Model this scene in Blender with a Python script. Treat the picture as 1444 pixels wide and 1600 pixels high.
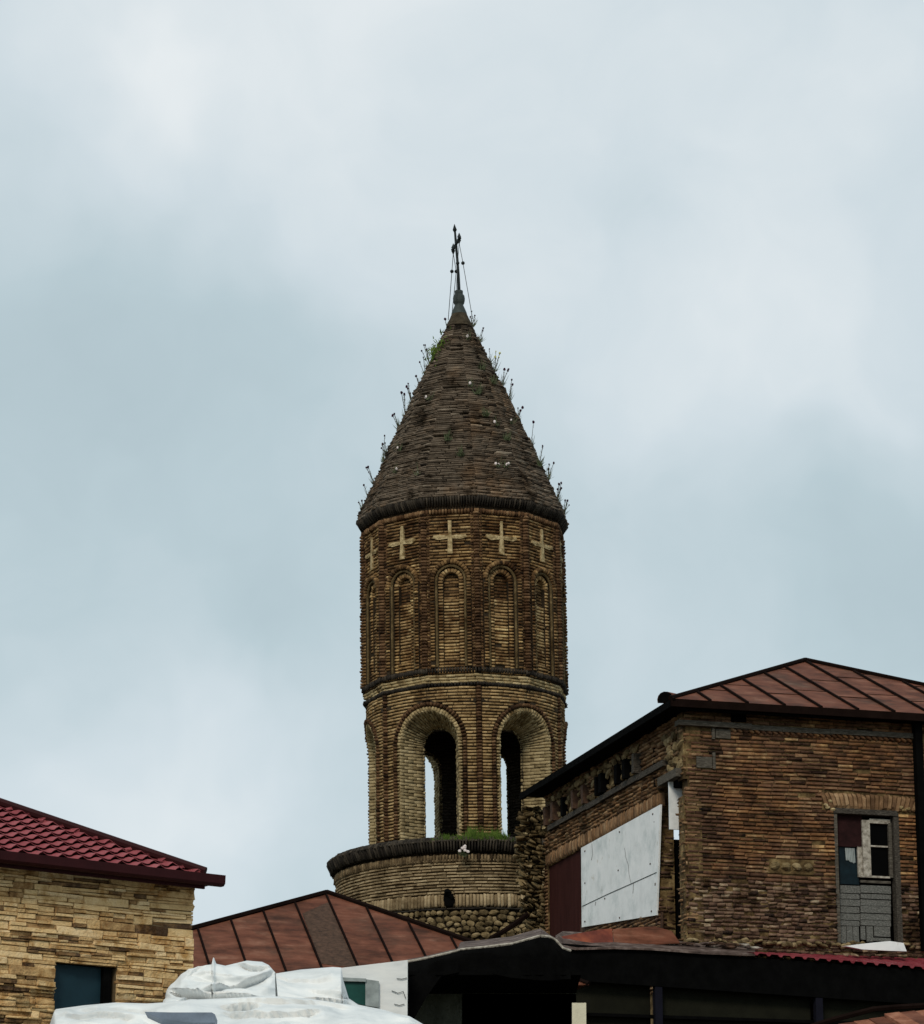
import bpy, math, random
import numpy as np
from mathutils import Vector, Matrix
random.seed(7); RNG = np.random.default_rng(11)
for o in list(bpy.data.objects): bpy.data.objects.remove(o)
S = bpy.context.scene; COL = S.collection
R_ = math.radians
# ------------------------------------------------------------------ camera
F = 5000.0; PITCH = R_(15.64); CZ = 1.6          # focal length in photograph pixels (1444 wide)
cam = bpy.data.cameras.new('camera'); cam.sensor_fit = 'HORIZONTAL'; cam.sensor_width = 36
cam.lens = 36*F/1444; cam.clip_start = 0.5; cam.clip_end = 3000
co = bpy.data.objects.new('camera', cam); COL.objects.link(co)
co.location = (0, 0, CZ); co.rotation_euler = (R_(90)+PITCH, 0, 0); S.camera = co
def ray(px, py):
    a = 800-py
    return Vector((px-722, F*math.cos(PITCH)-a*math.sin(PITCH), F*math.sin(PITCH)+a*math.cos(PITCH)))
def At(px, py, Y):
    d = ray(px, py); d = d*(Y/d.y); return Vector((d.x, d.y, d.z+CZ))
# ------------------------------------------------------------------ world: overcast sky
SUN_AZ, SUN_EL = R_(-14), R_(37)                 # sun stands behind the camera (azimuth from -Y)
S.view_settings.view_transform = 'Standard'; S.view_settings.look = 'None'
S.view_settings.exposure = 0.16; S.view_settings.gamma = 1; S.view_settings.use_curve_mapping = False
W = bpy.data.worlds.new('World'); S.world = W; W.use_nodes = True
nt = W.node_tree; N = nt.nodes; L = nt.links; N.clear()
def wn(t, **k):
    n = N.new(t)
    for a, b in k.items(): setattr(n, a, b)
    return n
out = wn('ShaderNodeOutputWorld'); bg = wn('ShaderNodeBackground')
sky = wn('ShaderNodeTexSky', sky_type='NISHITA', sun_disc=False, sun_elevation=SUN_EL, sun_rotation=R_(180)+SUN_AZ)
tc = wn('ShaderNodeTexCoord')
wob = wn('ShaderNodeTexNoise'); wob.inputs['Scale'].default_value = 14; wob.inputs['Detail'].default_value = 3
L.new(tc.outputs['Generated'], wob.inputs['Vector'])
sub = wn('ShaderNodeVectorMath', operation='SUBTRACT'); L.new(wob.outputs['Color'], sub.inputs[0]); sub.inputs[1].default_value = (.5, .5, .5)
mad = wn('ShaderNodeVectorMath', operation='MULTIPLY_ADD'); L.new(sub.outputs[0], mad.inputs[0]); mad.inputs[1].default_value = (.09,)*3
L.new(tc.outputs['Generated'], mad.inputs[2])
n1 = wn('ShaderNodeTexNoise'); n1.inputs['Scale'].default_value = 9; n1.inputs['Detail'].default_value = 8; n1.inputs['Roughness'].default_value = .52
L.new(mad.outputs[0], n1.inputs['Vector'])
acc = wn('ShaderNodeMath', operation='MULTIPLY_ADD'); L.new(n1.outputs['Fac'], acc.inputs[0]); acc.inputs[1].default_value = .62; acc.inputs[2].default_value = .20
last = acc.outputs[0]
for (px, py, r, w) in [(520, 40, 640, .36), (1280, 180, 460, .24), (1290, 600, 360, .17), (240, 60, 200, .10), (700, 470, 260, .10), (200, 600, 520, -.12),
                       (90, 1050, 190, -.20), (190, 1230, 300, .20), (450, 1190, 200, .08), (1180, 960, 520, -.07), (1440, 900, 250, -.12), (980, 620, 260, .10), (60, 120, 260, .10), (420, 960, 220, -.08)]:
    d = ray(px, py).normalized()
    di = wn('ShaderNodeVectorMath', operation='DISTANCE'); L.new(mad.outputs[0], di.inputs[0]); di.inputs[1].default_value = d
    mr = wn('ShaderNodeMapRange', interpolation_type='SMOOTHSTEP'); L.new(di.outputs['Value'], mr.inputs['Value'])
    mr.inputs['From Min'].default_value = 0; mr.inputs['From Max'].default_value = 1.25*r/F
    mr.inputs['To Min'].default_value = w; mr.inputs['To Max'].default_value = 0
    ad = wn('ShaderNodeMath', operation='ADD'); L.new(last, ad.inputs[0]); L.new(mr.outputs[0], ad.inputs[1]); last = ad.outputs[0]
cr = wn('ShaderNodeValToRGB'); L.new(last, cr.inputs[0]); e = cr.color_ramp.elements
e[0].position = .12; e[0].color = (.36, .45, .485, 1)
e[1].position = 1.0; e[1].color = (.79, .82, .825, 1)
x = e.new(.42); x.color = (.455, .555, .59, 1); x = e.new(.68); x.color = (.59, .665, .70, 1)
skm = wn('ShaderNodeVectorMath', operation='SCALE'); L.new(sky.outputs[0], skm.inputs[0]); skm.inputs['Scale'].default_value = .10
mx = wn('ShaderNodeMix', data_type='RGBA'); mx.inputs[0].default_value = .93
L.new(skm.outputs[0], mx.inputs[6]); L.new(cr.outputs[0], mx.inputs[7])
L.new(mx.outputs[2], bg.inputs[0]); bg.inputs[1].default_value = 1.0; L.new(bg.outputs[0], out.inputs[0])
sl = bpy.data.lights.new('sun', 'SUN'); sl.energy = 1.5; sl.angle = R_(15); sl.color = (1, .90, .76)
so = bpy.data.objects.new('sun', sl); COL.objects.link(so)
sd = Vector((math.sin(SUN_AZ)*math.cos(SUN_EL), -math.cos(SUN_AZ)*math.cos(SUN_EL), math.sin(SUN_EL)))
so.rotation_euler = sd.to_track_quat('Z', 'Y').to_euler(); so.location = (0, 0, 60)
# ------------------------------------------------------------------ materials
WARM = {'weathered_brown_brick': (1.02, .95, .84), 'sandy_brick': (1.03, .94, .80), 'pale_limewashed_brick': (1, .95, .82), 'pale_plaster_brick': (1.02, .95, .82), 'pale_lime_render': (1.05, .98, .84), 'grey_tan_brick': (1, .94, .82), 'yellow_ledge_stone': (1.02, .95, .88), 'lichen_grey_rubble': (1, .94, .85), 'yellow_lime_mortar': (1, .93, .8), 'red_brown_moulded_brick': (1.05, .95, .85)}
def ramp_mat(name, cols, rough=.9, attr=True, nscale=9, nmix=.42, patch=None, pscale=.7, pthr=(.45, .62), bump=.5, bscale=60, metallic=0, streak=False, patch2=None, p2scale=1.3, p2thr=(.5, .6)):
    wm = WARM.get(name, (1, 1, 1)); cols = [tuple(a*b for a, b in zip(c, wm)) for c in cols]
    m = bpy.data.materials.new(name); m.use_nodes = True; t = m.node_tree; n = t.nodes; l = t.links
    b = n['Principled BSDF']; b.inputs['Roughness'].default_value = rough; b.inputs['Metallic'].default_value = metallic
    b.inputs['Specular IOR Level'].default_value = .12
    g = n.new('ShaderNodeNewGeometry'); pos = g.outputs['Position']
    if streak:
        mp = n.new('ShaderNodeMapping'); mp.inputs['Scale'].default_value = streak; l.new(pos, mp.inputs[0]); pos2 = mp.outputs[0]
    else: pos2 = pos
    ns = n.new('ShaderNodeTexNoise'); ns.inputs['Scale'].default_value = nscale; ns.inputs['Detail'].default_value = 6; ns.inputs['Roughness'].default_value = .62; l.new(pos2, ns.inputs[0])
    fac = None
    if attr:
        at = n.new('ShaderNodeAttribute'); at.attribute_name = 'tone'
        mm = n.new('ShaderNodeMath'); mm.operation = 'SUBTRACT'; l.new(ns.outputs[0], mm.inputs[0]); mm.inputs[1].default_value = .5
        ma = n.new('ShaderNodeMath'); ma.operation = 'MULTIPLY_ADD'; l.new(mm.outputs[0], ma.inputs[0]); ma.inputs[1].default_value = nmix*2.2; l.new(at.outputs['Fac'], ma.inputs[2]); fac = ma.outputs[0]
    else:
        mr = n.new('ShaderNodeMapRange'); mr.inputs[1].default_value = .3; mr.inputs[2].default_value = .7; l.new(ns.outputs[0], mr.inputs[0]); fac = mr.outputs[0]
    r = n.new('ShaderNodeValToRGB'); l.new(fac, r.inputs[0]); el = r.color_ramp.elements
    while len(el) < len(cols): el.new(.5)
    for i, c in enumerate(cols): el[i].position = i/(len(cols)-1); el[i].color = (*c, 1)
    c = r.outputs[0]
    for (pc, ps, pt, seed) in ((patch, pscale, pthr, 3.1), (patch2, p2scale, p2thr, 17.7)):
        if pc is None: continue
        mp = n.new('ShaderNodeVectorMath'); mp.operation = 'ADD'; mp.inputs[1].default_value = (seed, seed*2, seed*.7); l.new(g.outputs['Position'], mp.inputs[0])
        pn = n.new('ShaderNodeTexNoise'); pn.inputs['Scale'].default_value = ps; pn.inputs['Detail'].default_value = 7; pn.inputs['Roughness'].default_value = .65; l.new(mp.outputs[0], pn.inputs[0])
        mr = n.new('ShaderNodeMapRange'); mr.inputs[1].default_value = pt[0]; mr.inputs[2].default_value = pt[1]; l.new(pn.outputs[0], mr.inputs[0])
        mx = n.new('ShaderNodeMix'); mx.data_type = 'RGBA'; l.new(mr.outputs[0], mx.inputs[0]); l.new(c, mx.inputs[6])
        if len(pc) == 4:
            mx.blend_type = 'MULTIPLY'; mx.inputs[7].default_value = (*pc[:3], 1)
        else: mx.inputs[7].default_value = (*pc, 1)
        c = mx.outputs[2]
    l.new(c, b.inputs['Base Color'])
    if bump:
        bn = n.new('ShaderNodeTexNoise'); bn.inputs['Scale'].default_value = bscale; bn.inputs['Detail'].default_value = 5; l.new(g.outputs['Position'], bn.inputs[0])
        bp = n.new('ShaderNodeBump'); bp.inputs['Strength'].default_value = bump; bp.inputs['Distance'].default_value = .02; l.new(bn.outputs[0], bp.inputs['Height']); l.new(bp.outputs[0], b.inputs['Normal'])
    return m
NOSPEC = ('black_timber_and_shade', 'dark_brown_trim', 'black_window_pane', 'shade_dark_navy_post')
def flat(name, c, rough=.8, var=.25, nscale=5, metallic=0, bump=.2, patch=None, **k):
    lo = tuple(v*(1-var) for v in c); hi = tuple(min(.9, v*(1+var)) for v in c)
    return ramp_mat(name, [lo, c, hi], rough=rough, attr=False, nscale=nscale, metallic=metallic, bump=bump, patch=patch, **k)
M = {}
M['drum'] = ramp_mat('weathered_brown_brick', [(.02, .013, .008), (.11, .068, .034), (.23, .15, .075), (.37, .265, .14), (.58, .47, .28)],
                     patch=(.36, .29, .25, 0), pscale=1.6, pthr=(.47, .60), patch2=(1.3, 1.3, 1.22, 0), p2scale=.8, p2thr=(.5, .62))
M['drumlow'] = ramp_mat('sandy_brick', [(.04, .025, .013), (.18, .125, .062), (.33, .24, .13), (.44, .335, .19), (.60, .49, .30)],
                        patch=(.45, .38, .33, 0), pscale=1.7, pthr=(.49, .62))
M['reveal'] = ramp_mat('pale_limewashed_brick', [(.12, .09, .05), (.30, .245, .15), (.42, .35, .225), (.52, .45, .31)], patch=(.45, .42, .38, 0), pscale=3, pthr=(.52, .7))
M['inner'] = ramp_mat('dark_inner_brick', [(.015, .012, .01), (.05, .04, .03), (.08, .06, .045)])  # dark tones for the inner wall of the belfry
M['roll'] = ramp_mat('red_brown_moulded_brick', [(.018, .011, .007), (.085, .05, .028), (.18, .115, .065), (.34, .25, .15)], patch=(.5, .45, .4, 0), pscale=1.5, pthr=(.5, .66))
M['darkbrick'] = ramp_mat('very_dark_brick', [(.014, .012, .010), (.032, .027, .022), (.06, .05, .038), (.10, .08, .058)])  # very dark tones for the cove, rim and dentil rings
M['paleband'] = ramp_mat('pale_plaster_brick', [(.10, .075, .04), (.27, .21, .12), (.40, .33, .20), (.52, .44, .29)], patch=(.35, .3, .24, 0), pscale=2.5, pthr=(.52, .66))
M['palecross'] = ramp_mat('pale_lime_render', [(.22, .17, .10), (.42, .35, .22), (.56, .48, .33)], attr=False, nscale=14, patch=(.45, .4, .32, 0), pscale=6, pthr=(.46, .62))
M['cone'] = ramp_mat('grey_brown_roof_brick', [(.018, .014, .011), (.075, .058, .042), (.135, .105, .078), (.20, .16, .12), (.34, .285, .22)],
                     patch=(.22, .2, .17, 0), pscale=1.7, pthr=(.53, .66), patch2=(1.1, .92, .75, 0), p2scale=.9, p2thr=(.5, .65))
M['base'] = ramp_mat('grey_tan_brick', [(.04, .028, .018), (.16, .12, .074), (.27, .21, .135), (.36, .29, .195), (.46, .385, .27)],
                     patch=(.33, .3, .25, 0), pscale=1.5, pthr=(.5, .68))
M['paleapex'] = flat('brown_lime_apex', (.055, .043, .028), .95, .5, 8, bump=1)
M['mortar'] = flat('dark_mortar', (.035, .025, .015), .95, .4, 8, bump=.6)
M['mortar2'] = ramp_mat('yellow_lime_mortar', [(.018, .012, .007), (.06, .04, .02), (.16, .115, .058), (.30, .235, .13)], attr=False, nscale=4, bump=.8)
M['rb'] = ramp_mat('dark_red_brown_brick', [(.012, .008, .006), (.072, .038, .024), (.148, .076, .044), (.212, .118, .064), (.41, .285, .16)],
                   nmix=.45, nscale=11, patch=(.42, .40, .42, 0), pscale=1.5, pthr=(.5, .66), patch2=(1.35, 1.22, .95, 0), p2scale=.55, p2thr=(.5, .6))
M['rbl'] = ramp_mat('orange_brown_brick', [(.03, .019, .012), (.12, .066, .034), (.20, .113, .057), (.28, .17, .09), (.38, .26, .15)],
                    patch=(.3, .28, .26, 0), pscale=1.3, pthr=(.5, .68))
M['rbe'] = ramp_mat('eroded_pinkish_brick', [(.015, .010, .008), (.075, .043, .03), (.15, .088, .06), (.23, .15, .10), (.42, .33, .22)], nmix=.5,
                    patch=(.3, .27, .2, 0), pscale=2.2, pthr=(.5, .62))
M['rubble'] = ramp_mat('lichen_grey_rubble', [(.035, .027, .015), (.13, .10, .055), (.23, .18, .10), (.34, .28, .18)], patch=(.3, .28, .22, 0), pscale=4, pthr=(.5, .65))
M['ledge'] = ramp_mat('yellow_ledge_stone', [(.08, .052, .034), (.30, .19, .09), (.54, .38, .19), (.66, .50, .27), (.72, .58, .36)],
                      nmix=.4, nscale=9, patch=(.62, .5, .36, 0), pscale=5, pthr=(.5, .64), bump=1, bscale=35)
M['cement'] = flat('brown_joint_cement', (.11, .08, .045), .95, .3)
M['rust'] = ramp_mat('rust_red_painted_sheet', [(.06, .022, .012), (.12, .040, .022), (.165, .060, .034), (.24, .11, .07)], rough=.72, attr=False, nscale=2.6, streak=(.7, .7, 3), patch2=(.62, .62, .58, 0), p2scale=1.7, p2thr=(.5, .66),
                     patch=(.55, .7, .75, 0), pscale=1.1, pthr=(.5, .68), bump=.25, bscale=9)
M['rustpatch'] = ramp_mat('brown_rusted_sheet', [(.035, .02, .014), (.07, .04, .026), (.11, .06, .04)], rough=.8, attr=False, nscale=14, bump=.4)
M['rustdark'] = flat('dark_brown_trim', (.009, .005, .004), .85, .3)
M['black'] = flat('black_timber_and_shade', (.003, .003, .003), .95, .4)  # black for timber, and for parts that stand in for shade
M['tile'] = ramp_mat('burgundy_coated_steel', [(.20, .042, .048), (.27, .064, .072), (.34, .10, .108)], rough=.55, attr=False, nscale=3, bump=.05)
M['gutter'] = flat('dark_burgundy_steel', (.028, .005, .006), .6, .2, bump=.03)
M['wood'] = ramp_mat('weathered_grey_wood', [(.03, .026, .02), (.08, .07, .056), (.15, .135, .11)], attr=False, nscale=9, streak=(1, 1, 9), bump=.7, bscale=30)
M['darkwood'] = ramp_mat('dark_weathered_timber', [(.012, .01, .009), (.05, .043, .035), (.12, .105, .085)], attr=False, nscale=9, streak=(2, 2, 9), bump=.7, bscale=30)
M['woodv'] = ramp_mat('weathered_door_wood', [(.03, .03, .028), (.11, .11, .10), (.24, .235, .215)], attr=False, nscale=11, streak=(3, 3, 14), bump=.6, bscale=40)
M['palewood'] = ramp_mat('flaking_white_paint', [(.12, .1, .08), (.33, .3, .25), (.5, .46, .4)], attr=False, nscale=14, bump=.4)
M['redboard'] = flat('dark_red_board', (.040, .014, .012), .85, .25, streak=(1, 1, .2))
M['glass'] = flat('dark_teal_glass', (.010, .030, .042), .5, .15, bump=0)
M['pane'] = flat('black_window_pane', (.002, .002, .002), .7, .2, bump=0)
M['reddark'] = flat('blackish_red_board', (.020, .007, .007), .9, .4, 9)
M['tealdark'] = flat('dark_dusty_glass', (.004, .011, .015), .35, .5, 6, bump=.1)
M['white'] = ramp_mat('white_painted_board', [(.70, .72, .72), (.80, .82, .82), (.86, .87, .87)], attr=False, nscale=3, rough=.6, bump=.12, patch=(.72, .76, .76, 0), pscale=2.2, pthr=(.5, .7), patch2=(.62, .55, .45, 0), p2scale=4, p2thr=(.62, .75))
M['cloth'] = flat('grey_white_cloth', (.30, .34, .34), .9, .3)
def cloth_mat():
    m = ramp_mat('white_plastic_tarpaulin', [(.58, .61, .62), (.74, .76, .76), (.82, .83, .82)], attr=False, nscale=2.6, rough=.5, bump=.35, bscale=5, streak=(.6, .6, 2.2)); return m
M['tarp'] = cloth_mat()
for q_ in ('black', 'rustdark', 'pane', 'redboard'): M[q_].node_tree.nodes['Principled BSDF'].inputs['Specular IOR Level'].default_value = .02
M['steel'] = flat('dark_iron', (.018, .022, .022), .5, .3, metallic=.3, bump=.05)
M['zinc'] = flat('grey_green_zinc', (.045, .055, .052), .55, .3)
M['chain'] = flat('thin_iron_chain', (.05, .055, .055), .6, .2, bump=0)
M['crack'] = flat('dark_crack_seam', (.16, .17, .17), .9, .2, bump=0)
M['olive'] = flat('shade_dark_olive_panel', (.010, .010, .006), .95, .3, 3)  # olive taken almost to black to carry the porch shade
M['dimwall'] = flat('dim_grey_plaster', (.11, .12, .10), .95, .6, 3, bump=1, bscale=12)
M['navy'] = flat('shade_dark_navy_post', (.006, .006, .012), .9, .2)  # navy post colour darkened to include the porch shade
M['leaf'] = ramp_mat('grass_green', [(.03, .06, .010), (.07, .12, .02), (.13, .18, .035)], attr=False, nscale=6, bump=0)
M['dryleaf'] = ramp_mat('dull_weed_green', [(.03, .04, .018), (.07, .09, .045), (.13, .14, .08)], attr=False, nscale=14, bump=0)
M['stem'] = flat('thin_brown_stem', (.06, .06, .04), .9, .2, bump=0)
M['thistle'] = flat('dark_purple_seedhead', (.035, .012, .026), .9, .3, bump=0)
M['petal'] = flat('white_pink_petal', (.70, .62, .60), .8, .15, bump=0)
M['yellow'] = flat('pale_yellow_flower', (.5, .5, .2), .8, .15, bump=0)
M['pink'] = ramp_mat('weathered_pink_grey_sheet', [(.03, .02, .017), (.09, .062, .052), (.22, .17, .15)], attr=False, nscale=5, rough=.6, bump=.5, bscale=20)
M['orange'] = ramp_mat('faded_red_orange_sheet', [(.05, .014, .009), (.13, .032, .02), (.26, .07, .032)], attr=False, nscale=2.2, rough=.5, bump=.2, bscale=10)
M['redcorr'] = ramp_mat('red_corrugated_steel', [(.14, .018, .026), (.20, .032, .042), (.26, .06, .07)], attr=False, nscale=3, rough=.45, bump=.05)
M['cream'] = flat('cream_board', (.62, .58, .44), .7, .12, nscale=8)
M['terracotta'] = ramp_mat('terracotta_tile', [(.13, .05, .03), (.24, .095, .055), (.34, .16, .10)], attr=False, nscale=6)
M['ground'] = ramp_mat('dry_earth_and_grass', [(.05, .05, .025), (.09, .08, .045), (.14, .12, .08)], attr=False, nscale=.6)
M['plaster'] = flat('grey_plaster_wall', (.22, .2, .17), .95, .2)
M['green'] = flat('dark_green_glass', (.012, .06, .05), .25, .3, bump=0)
M['bluegrey'] = flat('blue_grey_plastic', (.16, .20, .26), .5, .25)
# ------------------------------------------------------------------ mesh helpers
class MB:
    def __init__(s): s.v = []; s.f = []; s.smooth = False
    def add(s, vs, fs):
        b = len(s.v); s.v += [tuple(v) for v in vs]; s.f += [tuple(i+b for i in f) for f in fs]
    def box(s, c, u, v, n, w, h, d):      # centred box, axes u v n
        c = Vector(c); u = u*(w/2); v = v*(h/2); n = n*(d/2)
        s.add([c+u*a+v*b+n*g for g in (-1, 1) for b in (-1, 1) for a in (-1, 1)],
              [(0, 2, 3, 1), (4, 5, 7, 6), (0, 1, 5, 4), (2, 6, 7, 3), (0, 4, 6, 2), (1, 3, 7, 5)])
    def hexa(s, f4, b4):
        s.add(list(f4)+list(b4), [(0, 1, 2, 3), (7, 6, 5, 4), (0, 4, 5, 1), (1, 5, 6, 2), (2, 6, 7, 3), (3, 7, 4, 0)])
    def prism(s, pts, ext):               # polygon (3d pts) extruded by ext
        n = len(pts); e = Vector(ext); P = [Vector(p) for p in pts]
        s.add(P+[p+e for p in P], [tuple(range(n)), tuple(range(2*n-1, n-1, -1))]+[(i, n+i, n+(i+1) % n, (i+1) % n) for i in range(n)])
    def tube(s, pts, r, k=5):
        P = [Vector(p) for p in pts]; rr = r if isinstance(r, (list, tuple)) else [r]*len(P); vs = []; fs = []
        for i, p in enumerate(P):
            t = (P[min(i+1, len(P)-1)]-P[max(i-1, 0)]).normalized(); a = t.cross(Vector((.3, .1, .95)))
            if a.length < .1: a = t.cross(Vector((1, 0, 0)))
            a.normalize(); b = t.cross(a)
            vs += [p+(a*math.cos(2*math.pi*j/k)+b*math.sin(2*math.pi*j/k))*rr[i] for j in range(k)]
        for i in range(len(P)-1):
            fs += [(i*k+j, i*k+(j+1) % k, (i+1)*k+(j+1) % k, (i+1)*k+j) for j in range(k)]
        fs += [tuple(range(k)), tuple((len(P)-1)*k+j for j in range(k-1, -1, -1))]
        s.add(vs, fs)
    def blob(s, c, rx, ry, rz, u=None, v=None, n=None, seg=7, rg=4, j=.12):
        c = Vector(c); u = u or Vector((1, 0, 0)); v = v or Vector((0, 0, 1)); n = n or Vector((0, -1, 0))
        vs = []; fs = []
        for i in range(1, rg):
            a = math.pi*i/rg
            for k in range(seg):
                q = 2*math.pi*k/seg; q_ = 1+random.uniform(-j, j)
                vs.append(c+u*(rx*math.sin(a)*math.cos(q)*q_)+v*(ry*math.cos(a)*q_)+n*(rz*math.sin(a)*math.sin(q)*q_))
        vs += [c+v*ry, c-v*ry]; T = len(vs)-2
        for i in range(rg-2):
            for k in range(seg): fs.append((i*seg+k, i*seg+(k+1) % seg, (i+1)*seg+(k+1) % seg, (i+1)*seg+k))
        for k in range(seg): fs += [(T, (k+1) % seg, k), (T+1, (rg-2)*seg+k, (rg-2)*seg+(k+1) % seg)]
        s.add(vs, fs)
    def lathe(s, prof, ang0=0, ang1=360, k=48, poly=None):   # prof: (r,z) in tower space
        full = abs(ang1-ang0) >= 360; n = k if full else k+1; vs = []; fs = []
        for (r, z) in prof:
            for j in range(n):
                a = ang0+(ang1-ang0)*j/k; rr = r*(poly(a) if poly else 1)
                vs.append((rr*math.sin(R_(a)), -rr*math.cos(R_(a)), z))
        for i in range(len(prof)-1):
            for j in range(k): fs.append((i*n+j, i*n+(j+1) % n, (i+1)*n+(j+1) % n, (i+1)*n+j))
        s.add(vs, fs)
    def build(s, name, mat, parent=None, smooth=False, **tags):
        me = bpy.data.meshes.new(name); me.from_pydata(s.v, [], s.f); me.update()
        if smooth: me.polygons.foreach_set('use_smooth', [True]*len(me.polygons))
        me.materials.append(mat); return link(name, me, parent, **tags)
def link(name, me, parent=None, **tags):
    o = bpy.data.objects.new(name, me); COL.objects.link(o)
    if parent: o.parent = parent
    for k, v in tags.items(): o[k] = v
    return o
def empty(name, loc, label, cat, group=None, rot=(0, 0, 0)):
    o = bpy.data.objects.new(name, None); COL.objects.link(o); o.location = loc; o.rotation_euler = rot
    o['label'] = label; o['category'] = cat; o.empty_display_size = .3
    if group: o['group'] = group
    return o
# brick template: 12 verts, back ring / mid ring / front ring; x,y in -.5...5, n from -1 to 0
def template(ix, iy, iz):
    sg = [(-1, -1), (1, -1), (1, 1), (-1, 1)]
    v = [(a*.5, b*.5, -1) for a, b in sg]+[(a*.5, b*.5, -iz) for a, b in sg]+[(a*(.5-ix), b*(.5-iy), 0) for a, b in sg]
    return np.array(v)
TF = [(0, 1, 5, 4), (1, 2, 6, 5), (2, 3, 7, 6), (3, 0, 4, 7), (4, 5, 9, 8), (5, 6, 10, 9), (6, 7, 11, 10), (7, 4, 8, 11), (8, 9, 10, 11)]
TPL = {'flat': template(.035, .16, .16), 'round': template(.26, .16, .45), 'stone': template(.03, .10, .12), 'rag': template(.06, .22, .25)}
NB = len(TF)
POOL = {}
def pool_mesh(kind, tone, mat):
    q = min(15, max(0, int(tone*16))); key = (kind, q, random.randrange(3), mat.name)
    if key not in POOL:
        v = TPL[kind].copy(); j = RNG.normal(0, 1, v.shape)*np.array([.012, .045, .05]); j[:4] *= .2; v += j
        me = bpy.data.meshes.new('brick'); me.from_pydata([tuple(p) for p in v], [], TF); me.materials.append(mat)
        a = me.attributes.new('tone', 'FLOAT', 'FACE'); a.data.foreach_set('value', [(q+.5)/16]*NB); me.update(); POOL[key] = me
    return POOL[key]
class BS:
    def __init__(s, kind='flat', jit=(.012, .05, .05)): s.kind = kind; s.jit = jit; s.r = []; s.t = []
    def add(s, c, u, v, n, w, h, d, tone, taper=0.0):
        s.r.append((*c, *u, *v, *n, w, h, d, taper)); s.t.append(tone)
    def mesh(s, name, mat, idx=None):
        A = np.array(s.r, dtype=float); T = np.array(s.t)
        if idx is not None: A = A[idx]; T = T[idx]
        n = len(A); t = np.repeat(TPL[s.kind][None], n, 0); j = RNG.normal(0, 1, t.shape)*np.array(s.jit); j[:, :4] *= .2; t = t+j
        t[:, :, 0] *= 1+A[:, 15][:, None]*t[:, :, 1]*2
        P = A[:, None, 0:3]+t[:, :, 0:1]*(A[:, None, 3:6]*A[:, None, 12:13])+t[:, :, 1:2]*(A[:, None, 6:9]*A[:, None, 13:14])+t[:, :, 2:3]*(A[:, None, 9:12]*A[:, None, 14:15])
        F_ = (np.array(TF)[None]+12*np.arange(n)[:, None, None]).reshape(-1, 4)
        me = bpy.data.meshes.new(name); me.vertices.add(n*12); me.vertices.foreach_set('co', P.reshape(-1))
        me.loops.add(F_.size); me.loops.foreach_set('vertex_index', F_.reshape(-1).astype(np.int32))
        me.polygons.add(len(F_)); me.polygons.foreach_set('loop_start', np.arange(0, F_.size, 4, dtype=np.int32))
        me.update(calc_edges=True); me.validate()
        a = me.attributes.new('tone', 'FLOAT', 'FACE'); a.data.foreach_set('value', np.repeat(T, NB)); me.materials.append(mat)
        return me
    def build(s, name, mat, parent, **tags):
        if not s.r: return
        tags.setdefault('kind', 'stuff'); return link(name, s.mesh(name, mat), parent, **tags)
    def singles(s, name, mat, parent):
        for r, t in zip(s.r, s.t):
            o = bpy.data.objects.new(name, pool_mesh(s.kind, t, mat)); COL.objects.link(o); o.parent = parent
            c = r[0:3]; u = r[3:6]; v = r[6:9]; n = r[9:12]; w, h, d = r[12:15]
            o.matrix_local = Matrix(((u[0]*w, v[0]*h, n[0]*d, c[0]), (u[1]*w, v[1]*h, n[1]*d, c[1]), (u[2]*w, v[2]*h, n[2]*d, c[2]), (0, 0, 0, 1)))
UP = Vector((0, 0, 1))
def tn(lo=.15, hi=.85): return max(0, min(1, random.triangular(lo, hi)))
def lay(bs, frame, s0, s1, z, h, out, depth, row=0, blen=.25, gap=.019, lo=.15, hi=.85, po=.008, mort=None, mback=.035, zj=.003, miss=0, wav=0):
    """one course of bricks between arc positions s0 and s1"""
    if s1-s0 < .03: return
    if mort is not None and s1-s0 > 0:
        k = max(1, int((s1-s0)/.5))
        for i in range(k):
            a = s0+(s1-s0)*i/k; b = s0+(s1-s0)*(i+1)/k; p, u, n = frame((a+b)/2)
            mort.box(p+n*(out-mback-(depth-mback)/2)+UP*(z+h/2), u, UP, n, (b-a), h, depth-mback)
    s = s0-(blen*.5 if row % 2 else 0)*random.uniform(.7, 1)
    while s < s1-.02:
        l = blen*random.uniform(.78, 1.2); a = max(s, s0); b = min(s+l, s1); s += l
        if s1-b < .06: b = s1; s = s1+1
        if b-a < .045: continue
        if random.random() < miss: continue
        m = (a+b)/2; p, u, n = frame(m); hh = h-gap-random.uniform(.001, .008)
        zz = z+h/2+random.uniform(-zj, zj)+(wav*math.sin(m*2.1+z*1.3) if wav else 0)
        bs.add(p+n*(out+random.uniform(-po, po))+UP*zz, u, UP, n, b-a-gap*.55, hh, depth, tn(lo, hi))
def voussoirs(bs, frame, sc, zc, r0, r1, out, depth, wid=.068, a0=0, a1=180, lo=.15, hi=.85, gap=.01, curve=None):
    rm = (r0+r1)/2; n_ = max(3, int(round(R_(a1-a0)*rm/wid)))
    for i in range(n_):
        a = R_(a0+(a1-a0)*(i+.5)/n_); s = sc+rm*math.cos(a); z = zc+rm*math.sin(a)
        p, u, n = frame(s); v = (u*math.cos(a)+UP*math.sin(a)); uu = v.cross(n); w = R_(a1-a0)*rm/n_-gap
        bs.add(p+n*(out+random.uniform(-.005, .005))+UP*z, uu, v, n, w, r1-r0-.006, depth, tn(lo, hi), taper=(r1-r0)/(2*rm)*.5)
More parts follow.
